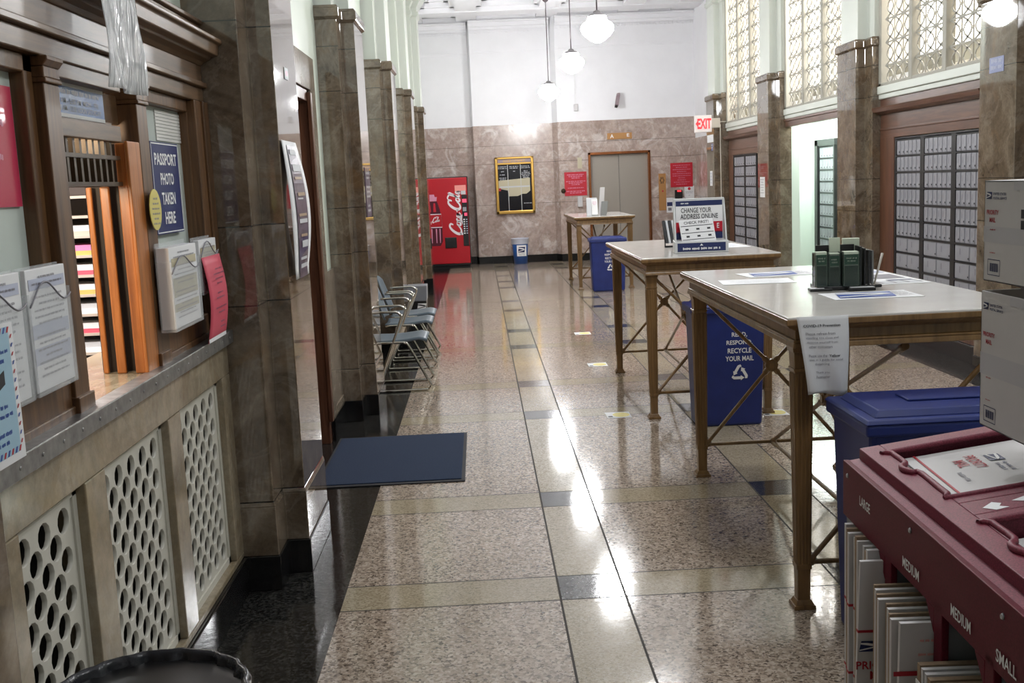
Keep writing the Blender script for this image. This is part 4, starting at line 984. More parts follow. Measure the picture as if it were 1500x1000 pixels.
# ------------------------------------------------------------------ writing tables
def table(label, x0, x1, y0, y1, zt, lx0, lx1, ly0, ly1):
    o = thing('writing_table', label, 'table', ((x0 + x1) / 2, (y0 + y1) / 2, 0))
    build('stone_top', B('table_stone').box(x0 + .004, x1 - .004, y0 + .004, y1 - .004, zt - .03, zt), o, .004)
    mb = B('bronze_table')
    def fr(i, z0, z1, j=None):
        j = i if j is None else j
        p = [(x0 + i, y0 + i, z0), (x1 - i, y0 + i, z0), (x1 - i, y1 - i, z0), (x0 + i, y1 - i, z0)]; q = [(x0 + j, y0 + j, z1), (x1 - j, y0 + j, z1), (x1 - j, y1 - j, z1), (x0 + j, y1 - j, z1)]
        mb.hexa(p + q)
    fr(0.0, zt - .03, zt - .008); fr(.014, zt - .042, zt - .03, .002); fr(.035, zt - .052, zt - .042, .02)
    fr(.042, zt - .088, zt - .05); fr(.034, zt - .098, zt - .088); fr(.03, zt - .118, zt - .098, .034)
    build('apron', mb, o, .003)
    za = zt - .118
    for x in (lx0, lx1):
        for y in (ly0, ly1):
            mb = B('bronze_table')
            def sq(h0, z0, h1, z1): mb.hexa([(x - h0, y - h0, z0), (x + h0, y - h0, z0), (x + h0, y + h0, z0), (x - h0, y + h0, z0), (x - h1, y - h1, z1), (x + h1, y - h1, z1), (x + h1, y + h1, z1), (x - h1, y + h1, z1)])
            sq(.024, .03, .033, za - .09)
            for k in range(4):
                for sx, sy in ((1, 0), (0, 1)):
                    for s in (-1, 1):
                        u0 = (-.75 + .5 * k) * .024; u1 = (-.75 + .5 * k) * .033
                        def P(h, u, z, e): return (x + (s * (h + e) if sx else u), y + (s * (h + e) if sy else u), z)
                        w0 = .0035; A = [P(.024, u0 - w0, .16, .0), P(.024, u0 + w0, .16, 0), P(.024, u0 + w0, .16, .004), P(.024, u0 - w0, .16, .004)]
                        Bq = [P(.033, u1 - w0 * 1.3, za - .1, .0), P(.033, u1 + w0 * 1.3, za - .1, 0), P(.033, u1 + w0 * 1.3, za - .1, .004), P(.033, u1 - w0 * 1.3, za - .1, .004)]
                        mb.hexa(A + Bq)
            sq(.029, .155, .029, .175); sq(.035, za - .095, .038, za - .08); sq(.034, za - .08, .036, za - .02); sq(.04, za - .02, .043, za)
            build('leg', mb, o, .002)
            mb = B('bronze_table'); sq(.042, 0, .040, .016); sq(.036, .016, .027, .034); build('foot', mb, o.children[-1], .002)
    xm = (lx0 + lx1) / 2; ym = (ly0 + ly1) / 2
    zl, zh = .175, za - .02; zc = (zl + zh) / 2 + .02
    def bar(p, q):
        p, q = Vector(p), Vector(q); mb = B('bronze_table'); d = q - p
        mb.tube([p, p + d * .03, p + d * .05, p + d * .06, p + d * .94, p + d * .95, p + d * .97, q], [.016, .016, .016, .0105, .0105, .015, .015, .015], 8)
        build('brace', mb, o)
    def med(c, ax):
        mb = B('bronze_table'); ax = Vector(ax); mb.tube([Vector(c) - ax * .016, Vector(c) + ax * .016], .036, 8); mb.tube([Vector(c) - ax * .022, Vector(c) + ax * .022], .02, 8); build('medallion', mb, o, .003)
    for y in (ly0, ly1):
        bar((lx0, y, zl), (lx1, y, zl))
        for p in ((lx0 + .025, y, zl), (lx1 - .025, y, zl), (lx0 + .02, y, zh), (lx1 - .02, y, zh)):
            c = Vector((xm, y, zc)); v = (Vector(p) - c); bar(c + v.normalized() * .03, p)
        med((xm, y, zc), (0, 1, 0))
    bar((xm, ly0, zl), (xm, ly1, zl)); c = Vector((xm, ym, zc))
    for p in ((xm, ly0, zl), (xm, ly1, zl), (xm, ly0, zh), (xm, ly1, zh)):
        v = Vector(p) - c; bar(c + v.normalized() * .03, p)
    med(c, (1, 0, 0)); return o
table('nearest bronze writing table with a pale stone top and a taped paper notice', 1.08, 2.02, 3.795, 5.86, 1.125, 1.16, 1.94, 3.895, 5.755)
table('middle bronze writing table carrying the change-your-address display', 1.058, 2.0, 7.14, 9.16, 1.107, 1.135, 1.92, 7.24, 9.055)
table('farthest bronze writing table, standing in front of the lift', 1.40, 2.31, 16.05, 18.02, 1.085, 1.475, 2.24, 16.15, 17.91)

# papers and display on the nearest table
zt = 1.1255
o = thing('covid_notice', 'creased white paper notice taped to the front edge of the nearest table', 'notice', (1.2, 3.77, .98))
def cv(off):
    def fn(u, v): return (1.112 + .045 * (1 - v) * (1 - u) * .9 + u * .186 - .004 * (1 - v) * u, 3.786 - off - .012 * math.sin(PI * v) * (.4 + u) - .008 * math.sin(u * 9 + v * 4) * (1 - v), .843 + .285 * v + .006 * math.sin(u * 6) * (1 - v) * (v < .05))
    return fn
mb = B('paper_white'); mb.grid(cv(0), 14, 18); s_ = build('sheet', mb, o, fix=False); md = s_.modifiers.new('thick', 'SOLIDIFY'); md.thickness = .0012
mb = MB(); F_ = cv(.0028)
def on_sheet(mb, s, u0, u1, v, h, bold):
    vs, fs = text_mesh(s, bold); xa = min(p.x for p in vs); xb_ = max(p.x for p in vs); ya = min(p.y for p in vs); yb2 = max(p.y for p in vs)
    i = mb.add([F_(u0 + (p.x - xa) / (xb_ - xa) * (u1 - u0), v + (p.y - ya) / (yb2 - ya) * h) for p in vs])
    for f in fs: mb.face([i + k for k in f])
mb.mat('ink_black'); on_sheet(mb, 'COVID-19 Prevention', .1, .83, .865, .035, .02); build('lettering', mb, o, fix=False); mb = B('ink_black'); on_sheet(mb, 'Yellow', .56, .8, .485, .034, .02); build('lettering', mb, o, fix=False)
for s_, u0, u1, v in (('Please refrain from', .13, .72, .765), ('standing too close and', .12, .78, .708), ('distance yourself from', .13, .76, .652), ('other customers', .16, .64, .6), ('Please use the', .13, .52, .485), ('tiles as a guide for social', .13, .86, .43), ('distancing', .25, .56, .375), ('Thank you', .25, .56, .265), ('Postmaster', .25, .57, .21)): mb = B('ink_grey'); on_sheet(mb, s_, u0, u1, v, .036, .0); build('lettering', mb, o, fix=False)

def sheet(label, x, y, w, h, rz, base, fn, z=zt, cat='sheet', name='paper_sheet'):
    o = thing(name, label, cat, (x, y, z), rz); W = wmat(o)
    mb = B(base).box(-w / 2, w / 2, -h / 2, h / 2, .0004, .0016); mb.v = [W @ p for p in mb.v]; build('sheet', mb, o)
    mb = MB(); fn(mb)
    if mb.v: mb.v = [W @ (p + Z_ * .001) for p in mb.v]; build('print', mb, o, fix=False)
    return o
def pr_lines(ws, p, hh, w, y0, m_='ink_grey'):
    def f(mb): mb.mat(m_); script_lines(mb, Vector((0, y0, .001)), X_, Y_, w, ws, p, hh, rnd)
    return f
def pr_eagle(mb):
    eagle(mb, (-.02, 0, .001), X_, Y_, .26, .17, 'ink_blue', 'ink_white')
    mb.mat('ink_grey'); script_lines(mb, Vector((.13, .07, .001)), X_, Y_, .07, [.9] * 6, .025, .012, rnd)
sheet('faint white form at the left of the stone tabletop', 1.31, 5.12, .34, .22, -.1, 'paper_white', pr_lines([.9, .8, .9, .7], .04, .012, .28, .06, 'paper_grey'))
sheet('white sheet with a blue eagle design in front of the brochure organiser', 1.585, 4.36, .36, .24, -.02, 'paper_white', pr_eagle)
sheet('white sheet with a blue eagle design behind the brochure organiser', 1.50, 5.45, .36, .24, .1, 'paper_white', pr_eagle)
def pr_lab(mb):
    for k in range(4):
        mb.mat('paper_grey'); rect(mb, Vector((-.09 + k * .062, 0, .001)), X_, Y_, .05, .09); mb.mat('ink_grey'); rect(mb, Vector((-.063 + k * .062, .0, .0015)), X_, Y_, .012, .09)
sheet('white sheet of four labels at the right of the brochure organiser', 1.845, 4.80, .27, .15, .12, 'paper_white', pr_lab)
def pr_dark(mb):
    for x0, y0, w, h, m_ in ((0, .3, .16, .12, 'ink_navy'), (.02, .1, .18, .1, 'paper_lav'), (0, -.14, .2, .2, 'ink_grey'), (.04, -.36, .12, .12, 'ink_navy'), (-.06, .42, .08, .06, 'ink_red')): mb.mat(m_); rect(mb, Vector((x0, y0, .001)), X_, Y_, w, h)
sheet('large printed poster lying along the right edge of the nearest table', 1.87, 5.2, .25, .95, 0, 'paper_white', pr_dark, 1.1252)

org = thing('brochure_organiser', 'black desktop brochure organiser with clear pockets on the nearest table', 'organiser', (1.55, 4.66, zt), -.12); W = wmat(org)
def lo(mb): mb.v = [W @ p for p in mb.v]; return mb
build('base', lo(B('black_plastic').box(-.10, .11, -.08, .10, 0, .018).box(-.135, -.04, -.10, -.04, 0, .012).box(.02, .135, -.125, -.05, 0, .014).box(.05, .19, .0, .09, 0, .012)), org, .003)
build('label_strip', lo(B('paper_white').box(-.132, -.075, -.102, -.06, .0121, .0135).box(.03, .13, -.127, -.09, .0141, .0155)), org)
PK = [(-.112, -.055, -.085, -.03), (-.052, .0, -.07, -.02), (.004, .075, -.095, -.03)]
for x0, x1, y0, y1 in PK:
    t = .003; build('pocket', lo(B('acrylic_smoke').box(x0, x1, y0, y0 + t, .018, .155).box(x0, x0 + t, y0, y1, .018, .165).box(x1 - t, x1, y0, y1, .018, .165)), org)
for k in range(3): build('divider', lo(B('black_plastic').box(.08 + k * .017, .088 + k * .017, -.07, .08, .018, .185 - .008 * k)), org, .002)
build('divider', lo(B('black_plastic').box(-.09, .075, .02, .028, .018, .19)), org); build('divider', lo(B('black_plastic').box(-.11, .075, -.012, -.006, .018, .16)), org)
def fly(label, x0, x1, y0, y1, z0, z1, base, band=True):
    o = thing('flyer_stack', label, 'flyers', W @ Vector(((x0 + x1) / 2, (y0 + y1) / 2, z0)), -.12)
    build('cards', lo(B(base).box(x0, x1, y0, y1, z0, z1)), o, .001)
    if band:
        mb = B('flyer_green').box(x0 + .002, x1 - .002, y0 - .0015, y0 - .0005, z1 - .055, z1 - .012); mb.mat('acrylic_green').box(x0 + .002, x1 - .002, y0 - .0015, y0 - .0005, z0 + .002, z1 - .06)
        mb.mat('flyer_pale'); script_lines(mb, Vector(((x0 + x1) / 2, y0 - .0016, z1 - .028)), X_, Z_, (x1 - x0) * .8, [.9, .7], .012, .007, rnd); build('print', lo(mb), o)
fly('green-banded flyers in the left pocket of the organiser', -.106, -.061, -.08, -.04, .02, .168, 'flyer_pale')
fly('green-banded flyers in the middle pocket of the organiser', -.047, -.005, -.065, -.03, .02, .160, 'flyer_pale')
fly('green-banded flyers in the right front pocket of the organiser', .009, .070, -.09, -.04, .02, .166, 'flyer_pale')
fly('pale green cards standing behind the left organiser pockets', -.035, .01, -.004, .012, .02, .222, 'flyer_pale', False)
fly('tall pale green cards at the back right of the organiser', .03, .10, .03, .06, .02, .215, 'flyer_pale', False)
fly('dull green card standing at the right end of the organiser', .132, .14, -.06, .06, .02, .165, 'acrylic_grey', False)
o = thing('pen', 'pale pen leaning at the right end of the organiser', 'pen', W @ Vector((.15, .0, .012)), -.12)
build('barrel', lo(B('conduit').tube([(.148, -.03, .012), (.186, -.02, .15)], [.004, .0055], 8)), o)

# middle table: the display, a leaflet rack and sheets
z2 = 1.1075
st = thing('address_display', 'grey countertop display reading change your address online on the middle table', 'display', (1.53, 7.5, z2), -.1); W = wmat(st)
build('stand', lo(B('stand_grey').box(-.175, .175, .06, .08, 0, .372).hexa([(-.185, -.075, 0), (.185, -.075, 0), (.185, .08, 0), (-.185, .08, 0), (-.185, -.075, .078), (.185, -.075, .078), (.185, .08, .09), (-.185, .08, .09)]).hexa([(-.18, -.06, .05), (-.168, -.06, .05), (-.168, .08, .05), (-.18, .08, .05), (-.18, .0, .2), (-.168, .0, .2), (-.168, .08, .372), (-.18, .08, .372)]).hexa([(.168, -.06, .05), (.18, -.06, .05), (.18, .08, .05), (.168, .08, .05), (.168, .0, .2), (.18, .0, .2), (.18, .08, .372), (.168, .08, .372)])), st, .004)
mb = MB(); yy = .0585
def R(x, z, w, h, m_, y=yy): mb.mat(m_); rect(mb, Vector((x, y, z)), X_, Z_, w, h, 0)
R(0, .225, .322, .27, 'ink_white'); R(0, .338, .322, .036, 'ink_navy', yy - .001); R(0, .17, .322, .075, 'sign_red', yy - .001); R(0, .11, .322, .06, 'ink_navy', yy - .001)
R(0, .04, .33, .058, 'ink_navy', -.0762)
mb.mat('ink_white'); script_lines(mb, Vector((-.1, yy - .001, .338)), X_, Z_, .06, [.9], .02, .01, rnd); put_text(mb, 'E', (.13, yy - .002, .178), X_, Z_, .016, .035, .02)
script_lines(mb, Vector((0, -.0762, .03)), X_, Z_, .27, [.95], .02, .017, rnd); mb.poly([(-.012, -.0775, .05), (.012, -.0775, .05), (0, -.0775, .064)])
mb.mat('ink_black'); put_text(mb, 'CHANGE YOUR', (-.02, yy - .001, .29), X_, Z_, .21, .034, .01); put_text(mb, 'ADDRESS ONLINE', (0, yy - .001, .247), X_, Z_, .26, .034, .01); mb.mat('ink_grey'); script_lines(mb, Vector((0, yy, .217)), X_, Z_, .22, [.9], .02, .012, rnd)
build('poster', lo(mb), st, fix=False)
o = thing('check_card', 'white check first card leaning tilted in the address display', 'card', W @ Vector((0, -.02, .085)), -.1)
mb = B('paper_white'); ux = (X_ + Z_ * .05).normalized(); uy = (Z_ + Y_ * .28 - X_ * .12).normalized(); c = Vector((-.02, -.005, .152)); slab(mb, c, ux, uy, .235, .16, .002); build('sheet', lo(mb), o)
mb = B('ink_black'); put_text(mb, 'CHECK FIRST!', c + uy * .058, ux, uy, .17, .02, .01)
for dz in (.035, -.015, -.062): rect(mb, c + uy * dz, ux, uy, .22, .004)
for r in range(2):
    for k in range(3): rect(mb, c + uy * (.01 - .05 * r) + ux * (-.07 + .075 * k), ux, uy, .022, .012)
build('print', lo(mb), o, fix=False)
o = thing('leaflet_rack', 'small wire rack of leaflets left of the address display', 'rack', (1.44, 8.2, z2))
build('rack_frame', B('black_metal').box(1.39, 1.50, 8.14, 8.16, 0 + z2, z2 + .012).tube([(1.395, 8.15, z2), (1.395, 8.2, z2 + .16)], .004, 6).tube([(1.495, 8.15, z2), (1.495, 8.2, z2 + .16)], .004, 6), o)
for k in range(4): build('leaflet', B('paper_grey' if k % 2 else 'ink_black').hexa([(1.4 + .022 * k, 8.14, z2 + .03), (1.417 + .022 * k, 8.14, z2 + .03), (1.417 + .022 * k, 8.2, z2 + .03), (1.4 + .022 * k, 8.2, z2 + .03), (1.385 + .022 * k, 8.2, z2 + .2), (1.402 + .022 * k, 8.2, z2 + .2), (1.402 + .022 * k, 8.23, z2 + .19), (1.385 + .022 * k, 8.23, z2 + .19)]), o)
sheet('printed sheet lying right of the address display', 1.84, 8.05, .22, .5, .05, 'paper_white', pr_lines([.9, .7, .9, .8, .6, .9, .9, .5], .05, .02, .2, .2, 'paper_lav'), z2 + .0002)
# farthest table: leaflet holders
z3 = 1.0855
o = thing('leaflet_holder', 'white leaflet holder with a pink heading on the farthest table', 'holder', (1.71, 16.4, z3))
build('holder', B('paper_grey').hexa([(1.63, 16.38, z3), (1.79, 16.38, z3), (1.79, 16.48, z3), (1.63, 16.48, z3), (1.63, 16.46, z3 + .27), (1.79, 16.46, z3 + .27), (1.79, 16.48, z3 + .27), (1.63, 16.48, z3 + .27)]), o, .003)
mb = B('paper_white'); slab(mb, (1.745, 16.385, z3 + .135), X_, Z_ + Y_ * .25, .09, .24, .003); mb.mat('coke_pink'); script_lines(mb, Vector((1.745, 16.40, z3 + .21)), X_, Z_ + Y_ * .25, .07, [.7, .9, .6], .02, .01, rnd, .004); build('leaflet', mb, o)
o = thing('brochure_stand', 'tall dark and white brochure stand on the farthest table', 'stand', (1.88, 16.5, z3))
build('panel', B('cardboard_white').hexa([(1.82, 16.56, z3), (1.90, 16.56, z3), (1.90, 16.6, z3), (1.82, 16.6, z3), (1.86, 16.58, z3 + .42), (1.93, 16.58, z3 + .42), (1.93, 16.6, z3 + .42), (1.86, 16.6, z3 + .42)]), o, .003)
build('brochure', B('acrylic_grey').hexa([(1.84, 16.44, z3), (1.93, 16.44, z3), (1.93, 16.5, z3), (1.84, 16.5, z3), (1.87, 16.52, z3 + .21), (1.97, 16.52, z3 + .21), (1.97, 16.55, z3 + .21), (1.87, 16.55, z3 + .21)]), o, .003)

# ------------------------------------------------------------------ recycling bins
def recycle_logo(mb, c, ux, uy, r):
    ux, uy = Vector(ux), Vector(uy); c = Vector(c); n = ux.cross(uy)
    def T(a, d, ang):   # a along the side, d outward, rotated by ang
        x, y = a * math.cos(ang) - d * math.sin(ang), a * math.sin(ang) + d * math.cos(ang); return c + ux * (x * r) + uy * (y * r) + n * .002
    for k in range(3):
        g = k * 2 * PI / 3 + PI / 3
        mb.poly([T(.62, .36, g), T(.62, .70, g), T(.18, .70, g), T(.18, .36, g)]); mb.poly([T(.18, .36, g), T(.18, .70, g), T(-.12, .70, g), T(-.12, .36, g)])
        mb.poly([T(-.12, .22, g), T(-.12, .84, g), T(-.55, .53, g)])
        mb.poly([T(.62, .36, g), T(.84, .22, g), T(.98, .46, g), T(.74, .68, g), T(.62, .70, g)])
def bin_(label, x0, x1, y0, y1, h, tx=None, lid=True, sc=1.0):
    o = thing('recycling_bin', label, 'bin', ((x0 + x1) / 2, (y0 + y1) / 2, 0)); i = .022
    hb = h - .05
    build('body', B('bin_blue').hexa([(x0 + i, y0 + i, 0), (x1 - i, y0 + i, 0), (x1 - i, y1 - i, 0), (x0 + i, y1 - i, 0), (x0, y0, hb), (x1, y0, hb), (x1, y1, hb), (x0, y1, hb)]), o, .018)
    e = .018; mb = B('bin_blue').box(x0 - e, x1 + e, y0 - e, y1 + e, hb - .03, hb + .012); build('rim', mb, o, .01)
    if lid:
        mb = B('bin_blue'); xm = (x0 + x1) / 2; z = hb + .012
        def lay(d0, z0, d1, z1): mb.hexa([(x0 + d0, y0 + d0, z0), (x1 - d0, y0 + d0, z0), (x1 - d0, y1 - d0, z0), (x0 + d0, y1 - d0, z0), (x0 + d1, y0 + d1, z1), (x1 - d1, y0 + d1, z1), (x1 - d1, y1 - d1, z1), (x0 + d1, y1 - d1, z1)])
        lay(-e - .004, z, -e + .006, z + .014); lay(.02, z + .014, .04, z + .036)
        mb.box(x0 + .18, x1 - .2, y0 + .15, y1 - .12, z + .036, z + .044)
        build('lid', mb, o, .007)
    if tx:
        mb = B('ink_white'); ux, uy = X_, (Z_ - Y_ * (i / hb)).normalized(); y = y0 + i * .35
        for k, s_ in enumerate(('READ,', 'RESPOND,', 'RECYCLE', 'YOUR MAIL')): words(o, 'ink_white', s_, (tx, y0 + i * (1 - (h * .73 - k * .052 * sc) / hb) - .001, h * .73 - k * .052 * sc), ux, uy, (.10, .17, .155, .185)[k] * sc, .034 * sc, .02)
        recycle_logo(mb, (tx, y0 + i * (1 - (h * .43) / hb) - .001, h * .73 - .255 * sc), ux, uy, .055 * sc); build('recycling_mark', mb, o, fix=False)
    return o
bin_('blue recycling bin with white lettering standing between the nearest and middle tables', 1.345, 1.815, 6.87, 7.15, .83, 1.645)
bin_('far blue recycling bin in front of the farthest table', 1.60, 2.11, 15.72, 16.0, .80, 1.88, True, .95)
b3 = bin_('wide blue lidded recycling bin behind the burgundy supply rack', 1.225, 1.88, 3.36, 3.745, .865)
mb = B('ink_white'); put_text(mb, 'YOUR MAIL', (1.79, 3.56, .8635), (.55, -.83, 0), (.83, .55, 0), .19, .05, .03); build('lettering', mb, b3, fix=False)

# ------------------------------------------------------------------ supply rack
rk = thing('supply_rack', 'burgundy and grey mailing supply rack with labelled stalls at the right', 'rack', (.976, 2.86, 0), math.radians(-2.37)); W = wmat(rk)
D = 1.26; XW = .58
build('end_panel', lo(B('rack_grey').prism([(0, 0, 0), (XW, 0, 0), (XW, 0, .90), (0, 0, .825)], (0, -.02, 0)).box(0, .03, -.06, 0, 0, .825)), rk, .004); build('end_panel', lo(B('rack_grey').prism([(0, -D, 0), (XW, -D, 0), (XW, -D, .90), (0, -D, .825)], (0, .02, 0))), rk, .004)
build('back_panel', lo(B('rack_grey').box(XW - .012, XW, -D, 0, 0, .90)), rk); build('bottom_shelf', lo(B('rack_grey').box(0, XW, -D, 0, .05, .07)), rk)
st_ = [(-.063, -.345), (-.39, -.665), (-.71, -.925), (-.965, -1.22)]
mb = B('burgundy'); mb.box(-.008, .008, -D, 0.004, .70, .853)
for (a, b_) in [(-.345, -.39), (-.665, -.71), (-.925, -.965), (-1.22, -D)]: mb.box(-.008, .008, b_, a, .05, .72)
for a, b_ in st_:
    mb.prism([(-.008, b_, .70), (-.008, b_ + .05, .70), (-.008, b_, .64)], (.016, 0, 0))
build('front_frame', lo(mb), rk, .002)
for y in (-.3675, -.6875, -.945): build('divider', lo(B('rack_grey').box(.01, XW - .012, y - .006, y + .006, .07, .80)), rk)
def tb(mb, x0, x1, y0, y1, a, b_):
    f = lambda x, o: .868 + .14 * x + o
    mb.hexa([(x0, y0, f(x0, a)), (x1, y0, f(x1, a)), (x1, y1, f(x1, a)), (x0, y1, f(x0, a)), (x0, y0, f(x0, b_)), (x1, y0, f(x1, b_)), (x1, y1, f(x1, b_)), (x0, y1, f(x0, b_))])
pk = [(.09, .52, -.50, -.085), (.10, .52, -1.10, -.68)]; sl = (.30, .54, -.63, -.545)
mb = B('burgundy_top')
tb(mb, -.006, .088, -D, .006, -.045, -.018); tb(mb, .522, XW, -D, .006, -.045, -.018); tb(mb, .088, .522, -.083, .006, -.045, -.018); tb(mb, .088, .522, -D, -1.102, -.045, -.018)
for x0, x1, y0, y1 in ((.035, .09, -D + .01, -.0), (.52, .575, -D + .01, 0), (.09, .52, -.085, 0), (.09, .52, -.545, -.50), (.09, .30, -.63, -.545), (.09, .52, -.68, -.63), (.09, .10, -1.1, -.68), (.09, .52, -D + .01, -1.10)): tb(mb, x0, x1, y0, y1, -.02, .012)
for x0, x1, y0, y1 in pk:
    tb(mb, x0 - .006, x0, y0, y1, -.14, .012); tb(mb, x1, x1 + .006, y0, y1, -.14, .012); tb(mb, x0, x1, y0 - .006, y0, -.14, .012); tb(mb, x0, x1, y1, y1 + .006, -.14, .012); tb(mb, x0, x1, y0, y1, -.15, -.14)
build('tray_top', lo(mb), rk, .006)
for n_, (x0, x1, y0, y1) in enumerate(pk):
    f = lambda x: .868 + .14 * x + .014
    ym = (y0 + y1) / 2 + .03; P = [(x1, y1, f(x1)), (x0 + .01, y1, f(x0)), (x0, y1 - .02, f(x0)), (x0, ym + .06, f(x0)), (x0 - .02, ym + .03, f(x0)), (x0 - .024, ym, f(x0)), (x0 - .012, ym - .03, f(x0)), (x0 + .004, ym - .04, f(x0)), (x0, y0 + .02, f(x0)), (x0 + .02, y0, f(x0)), (x1, y0, f(x1))]
    build('pocket_rim', lo(B('burgundy_top').tube(smooth_path(P, 3), .008, 8)), rk)
for s_, y, w in (('LARGE', -.193, .085), ('MEDIUM', -.528, .105), ('MEDIUM', -.812, .1), ('SMALL', -1.02, .085)): words(rk, 'ink_white', s_, W @ Vector((-.009, y, .785 if y > -.3 else .737)), W.to_3x3() @ -Y_, Z_, w, .026, .015)
mb = MB()
for y, z in ((-.04, .82), (-.52, .825), (-1.0, .82)):
    mb.mat('steel').lathe([(.007, 0), (.005, .004)], (0, 0, 0), 10); n = 20; mb.v[-n:] = [Vector((-.008 - p.z, y + p.x, z + p.y)) for p in mb.v[-n:]]
build('screw', lo(mb), rk)
mb = B('paper_white'); f = lambda x: .868 + .14 * x + .0125
mb.poly([(x, y, f(x) + .0005) for x, y in ((.12, -.60), (.15, -.575), (.165, -.59), (.155, -.605), (.17, -.62), (.14, -.625))]); mb.poly([(x, y, f(x) + .0005) for x, y in ((.19, -.585), (.25, -.56), (.26, -.575), (.21, -.6))]); build('worn_sticker', lo(mb), rk, fix=False)
mb = B('rack_grey'); mb.box(.50, .54, -.56, -.52, .92, 1.62).box(.30, .52, -.62, -.36, .987, 1.0).box(.30, .52, -.62, -.36, 1.347, 1.36); build('display_post', lo(mb), rk, .003)
rk_group = 'envelopes in the rack pockets'
def envelope(label, x, y, z, w, h, rz, tilt, prints=True):
    o = thing('mail_envelope', label, 'envelope', W @ Vector((x, y, z)), math.radians(-2.37) + rz); o.rotation_euler = (0, -tilt, math.radians(-2.37) + rz)
    WM[o.name] = Matrix.Translation(W @ Vector((x, y, z))) @ o.rotation_euler.to_matrix().to_4x4(); V = wmat(o)
    mb = B('cardboard_white').box(-w / 2, w / 2, -h / 2, h / 2, 0, .0045); mb.v = [V @ p for p in mb.v]; build('cover', mb, o, .0015)
    if prints:
        mb = B('ink_red'); zz = .0052
        # the print reads from the aisle side
        rect(mb, Vector((-w / 2 + .03, 0, zz)), -Y_, X_, h, .006); 
        put_text(mb, 'PRIORITY', (-.055, .05, zz), -Y_, X_, .11, .028, .02); put_text(mb, 'MAIL', (-.09, .05, zz), -Y_, X_, .06, .028, .02)
        eagle(mb, (-.005, .06, zz), -Y_, X_, .06, .035); mb.mat('ink_navy'); script_lines(mb, Vector((.0, -.02, zz)), -Y_, X_, .08, [.9, .8], .018, .01, rnd); mb.mat('ink_grey'); script_lines(mb, Vector((-.12, -.05, zz)), -Y_, X_, .08, [.9], .018, .012, rnd)
        mb.v = [V @ p for p in mb.v]; build('print', mb, o, fix=False)
    return o
for k in range(5):
    envelope('top white priority envelope with red stripe in the rack pocket nearest the bin' if k == 4 else 'white envelope lying beneath the top priority envelope in the far rack pocket', .305 + .006 * math.sin(k * 2), -.29 + .01 * math.cos(k * 3), .865 + .009 * k, .40, .36, (.02, -.03, .01, .04, -.04)[k], .15, k == 4)
    if k < 4: bpy.data.objects[-1 if False else 0]
for k in range(3): envelope('white envelope in the near rack pocket', .31, -.89 + .008 * k, .862 + .008 * k, .38, .34, (.0, .05, -.03)[k], .14, False)
for ob in COL.objects:
    if ob.get('label') == 'white envelope lying beneath the top priority envelope in the far rack pocket': ob['group'] = 'lower envelopes in the far rack pocket'
    if ob.get('label') == 'white envelope in the near rack pocket': ob['group'] = 'envelopes in the near rack pocket'
o = thing('mail_form', 'white slip with a black edge in the narrow rack slot', 'slip', W @ Vector((.42, -.585, .905)), math.radians(-2.37))
mb = B('paper_white'); tb(mb, .31, .53, -.622, -.555, -.004, .02); mb.mat('ink_black'); tb(mb, .306, .311, -.625, -.55, -.004, .022); build('slip', lo(mb), o)
# flat-packed boxes standing in the stalls
def flat(label, y, x0, x1, z1, t, mat_, group=None, pr_=None, lean=0.0, bnd=()):
    z0 = .071; o = thing('flat_box', label, 'flat box', W @ Vector(((x0 + x1) / 2, y, z0)), math.radians(-2.37), group)
    mb = B(mat_).hexa([(x0, y - t / 2, z0), (x1, y - t / 2, z0), (x1, y + t / 2, z0), (x0, y + t / 2, z0), (x0 + lean, y - t / 2, z1), (x1, y - t / 2, z1), (x1, y + t / 2, z1), (x0 + lean, y + t / 2, z1)])
    mb.mat('ink_red')
    for bz in bnd: mb.box(x0 - .0006 + lean * (bz - z0) / (z1 - z0), x0 + .3, y - t / 2 - .0006, y + t / 2, bz, bz + .007)
    build('board', lo(mb), o)
    if pr_: mb = MB(); pr_(mb, y - t / 2 - .001); build('print', lo(mb), o, fix=False)
    return o
def p_large(mb, y):
    eagle(mb, (-.043, y, .465), X_, Z_, .05, .028); mb.mat('ink_red'); put_text(mb, 'PRIORITY', (-.012, y, .415), X_, Z_, .125, .022, .02); put_text(mb, 'MAIL', (-.005, y, .388), X_, Z_, .07, .022, .02)
def p_med(mb, y):
    mb.mat('ink_red')
    for z in (.545, .487): rect(mb, Vector((.06, y, z)), X_, Z_, .30, .011)
    mb.mat('sticker_salmon'); script_lines(mb, Vector((-.005, y, .62)), X_, Z_, .07, [.8, 0, .9], .016, .006, rnd)
    mb.mat('ink_red'); put_text(mb, 'PRIORITY', (-.025, y, .405), -Z_, X_, .14, .024, .02); put_text(mb, 'MAIL', (-.056, y, .40), -Z_, X_, .08, .024, .02)
r_ = random.Random(5)
for k in range(9):
    y = -.085 - k * .026
    flat('white flat-packed box standing on edge in the large stall of the rack', y, -.028 - .004 * (k % 3), .32, .70 - .004 * (k % 4), .010 if k % 2 else .014, ('cardboard_white', 'cardboard_brown', 'cardboard_white')[k % 3], 'flat boxes in the large stall', None, .0, (.49, .30) if k < 4 else ())
flat('nearest flat box in the large stall, printed with eagle and red priority lettering', -.328, -.082, .3, .685, .012, 'cardboard_white', None, p_large, .018, (.50, .352))
for k in range(10):
    y = -.41 - k * .022
    flat('flat-packed box standing on edge in the middle of the rack, first medium stall', y, -.055 - .004 * (k % 4), .28, .655 - .003 * k, .013 if k % 2 else .009, ('cardboard_brown', 'cardboard_white', 'cardboard_brown', 'cardboard_white')[k % 4], 'flat boxes in the first medium stall')
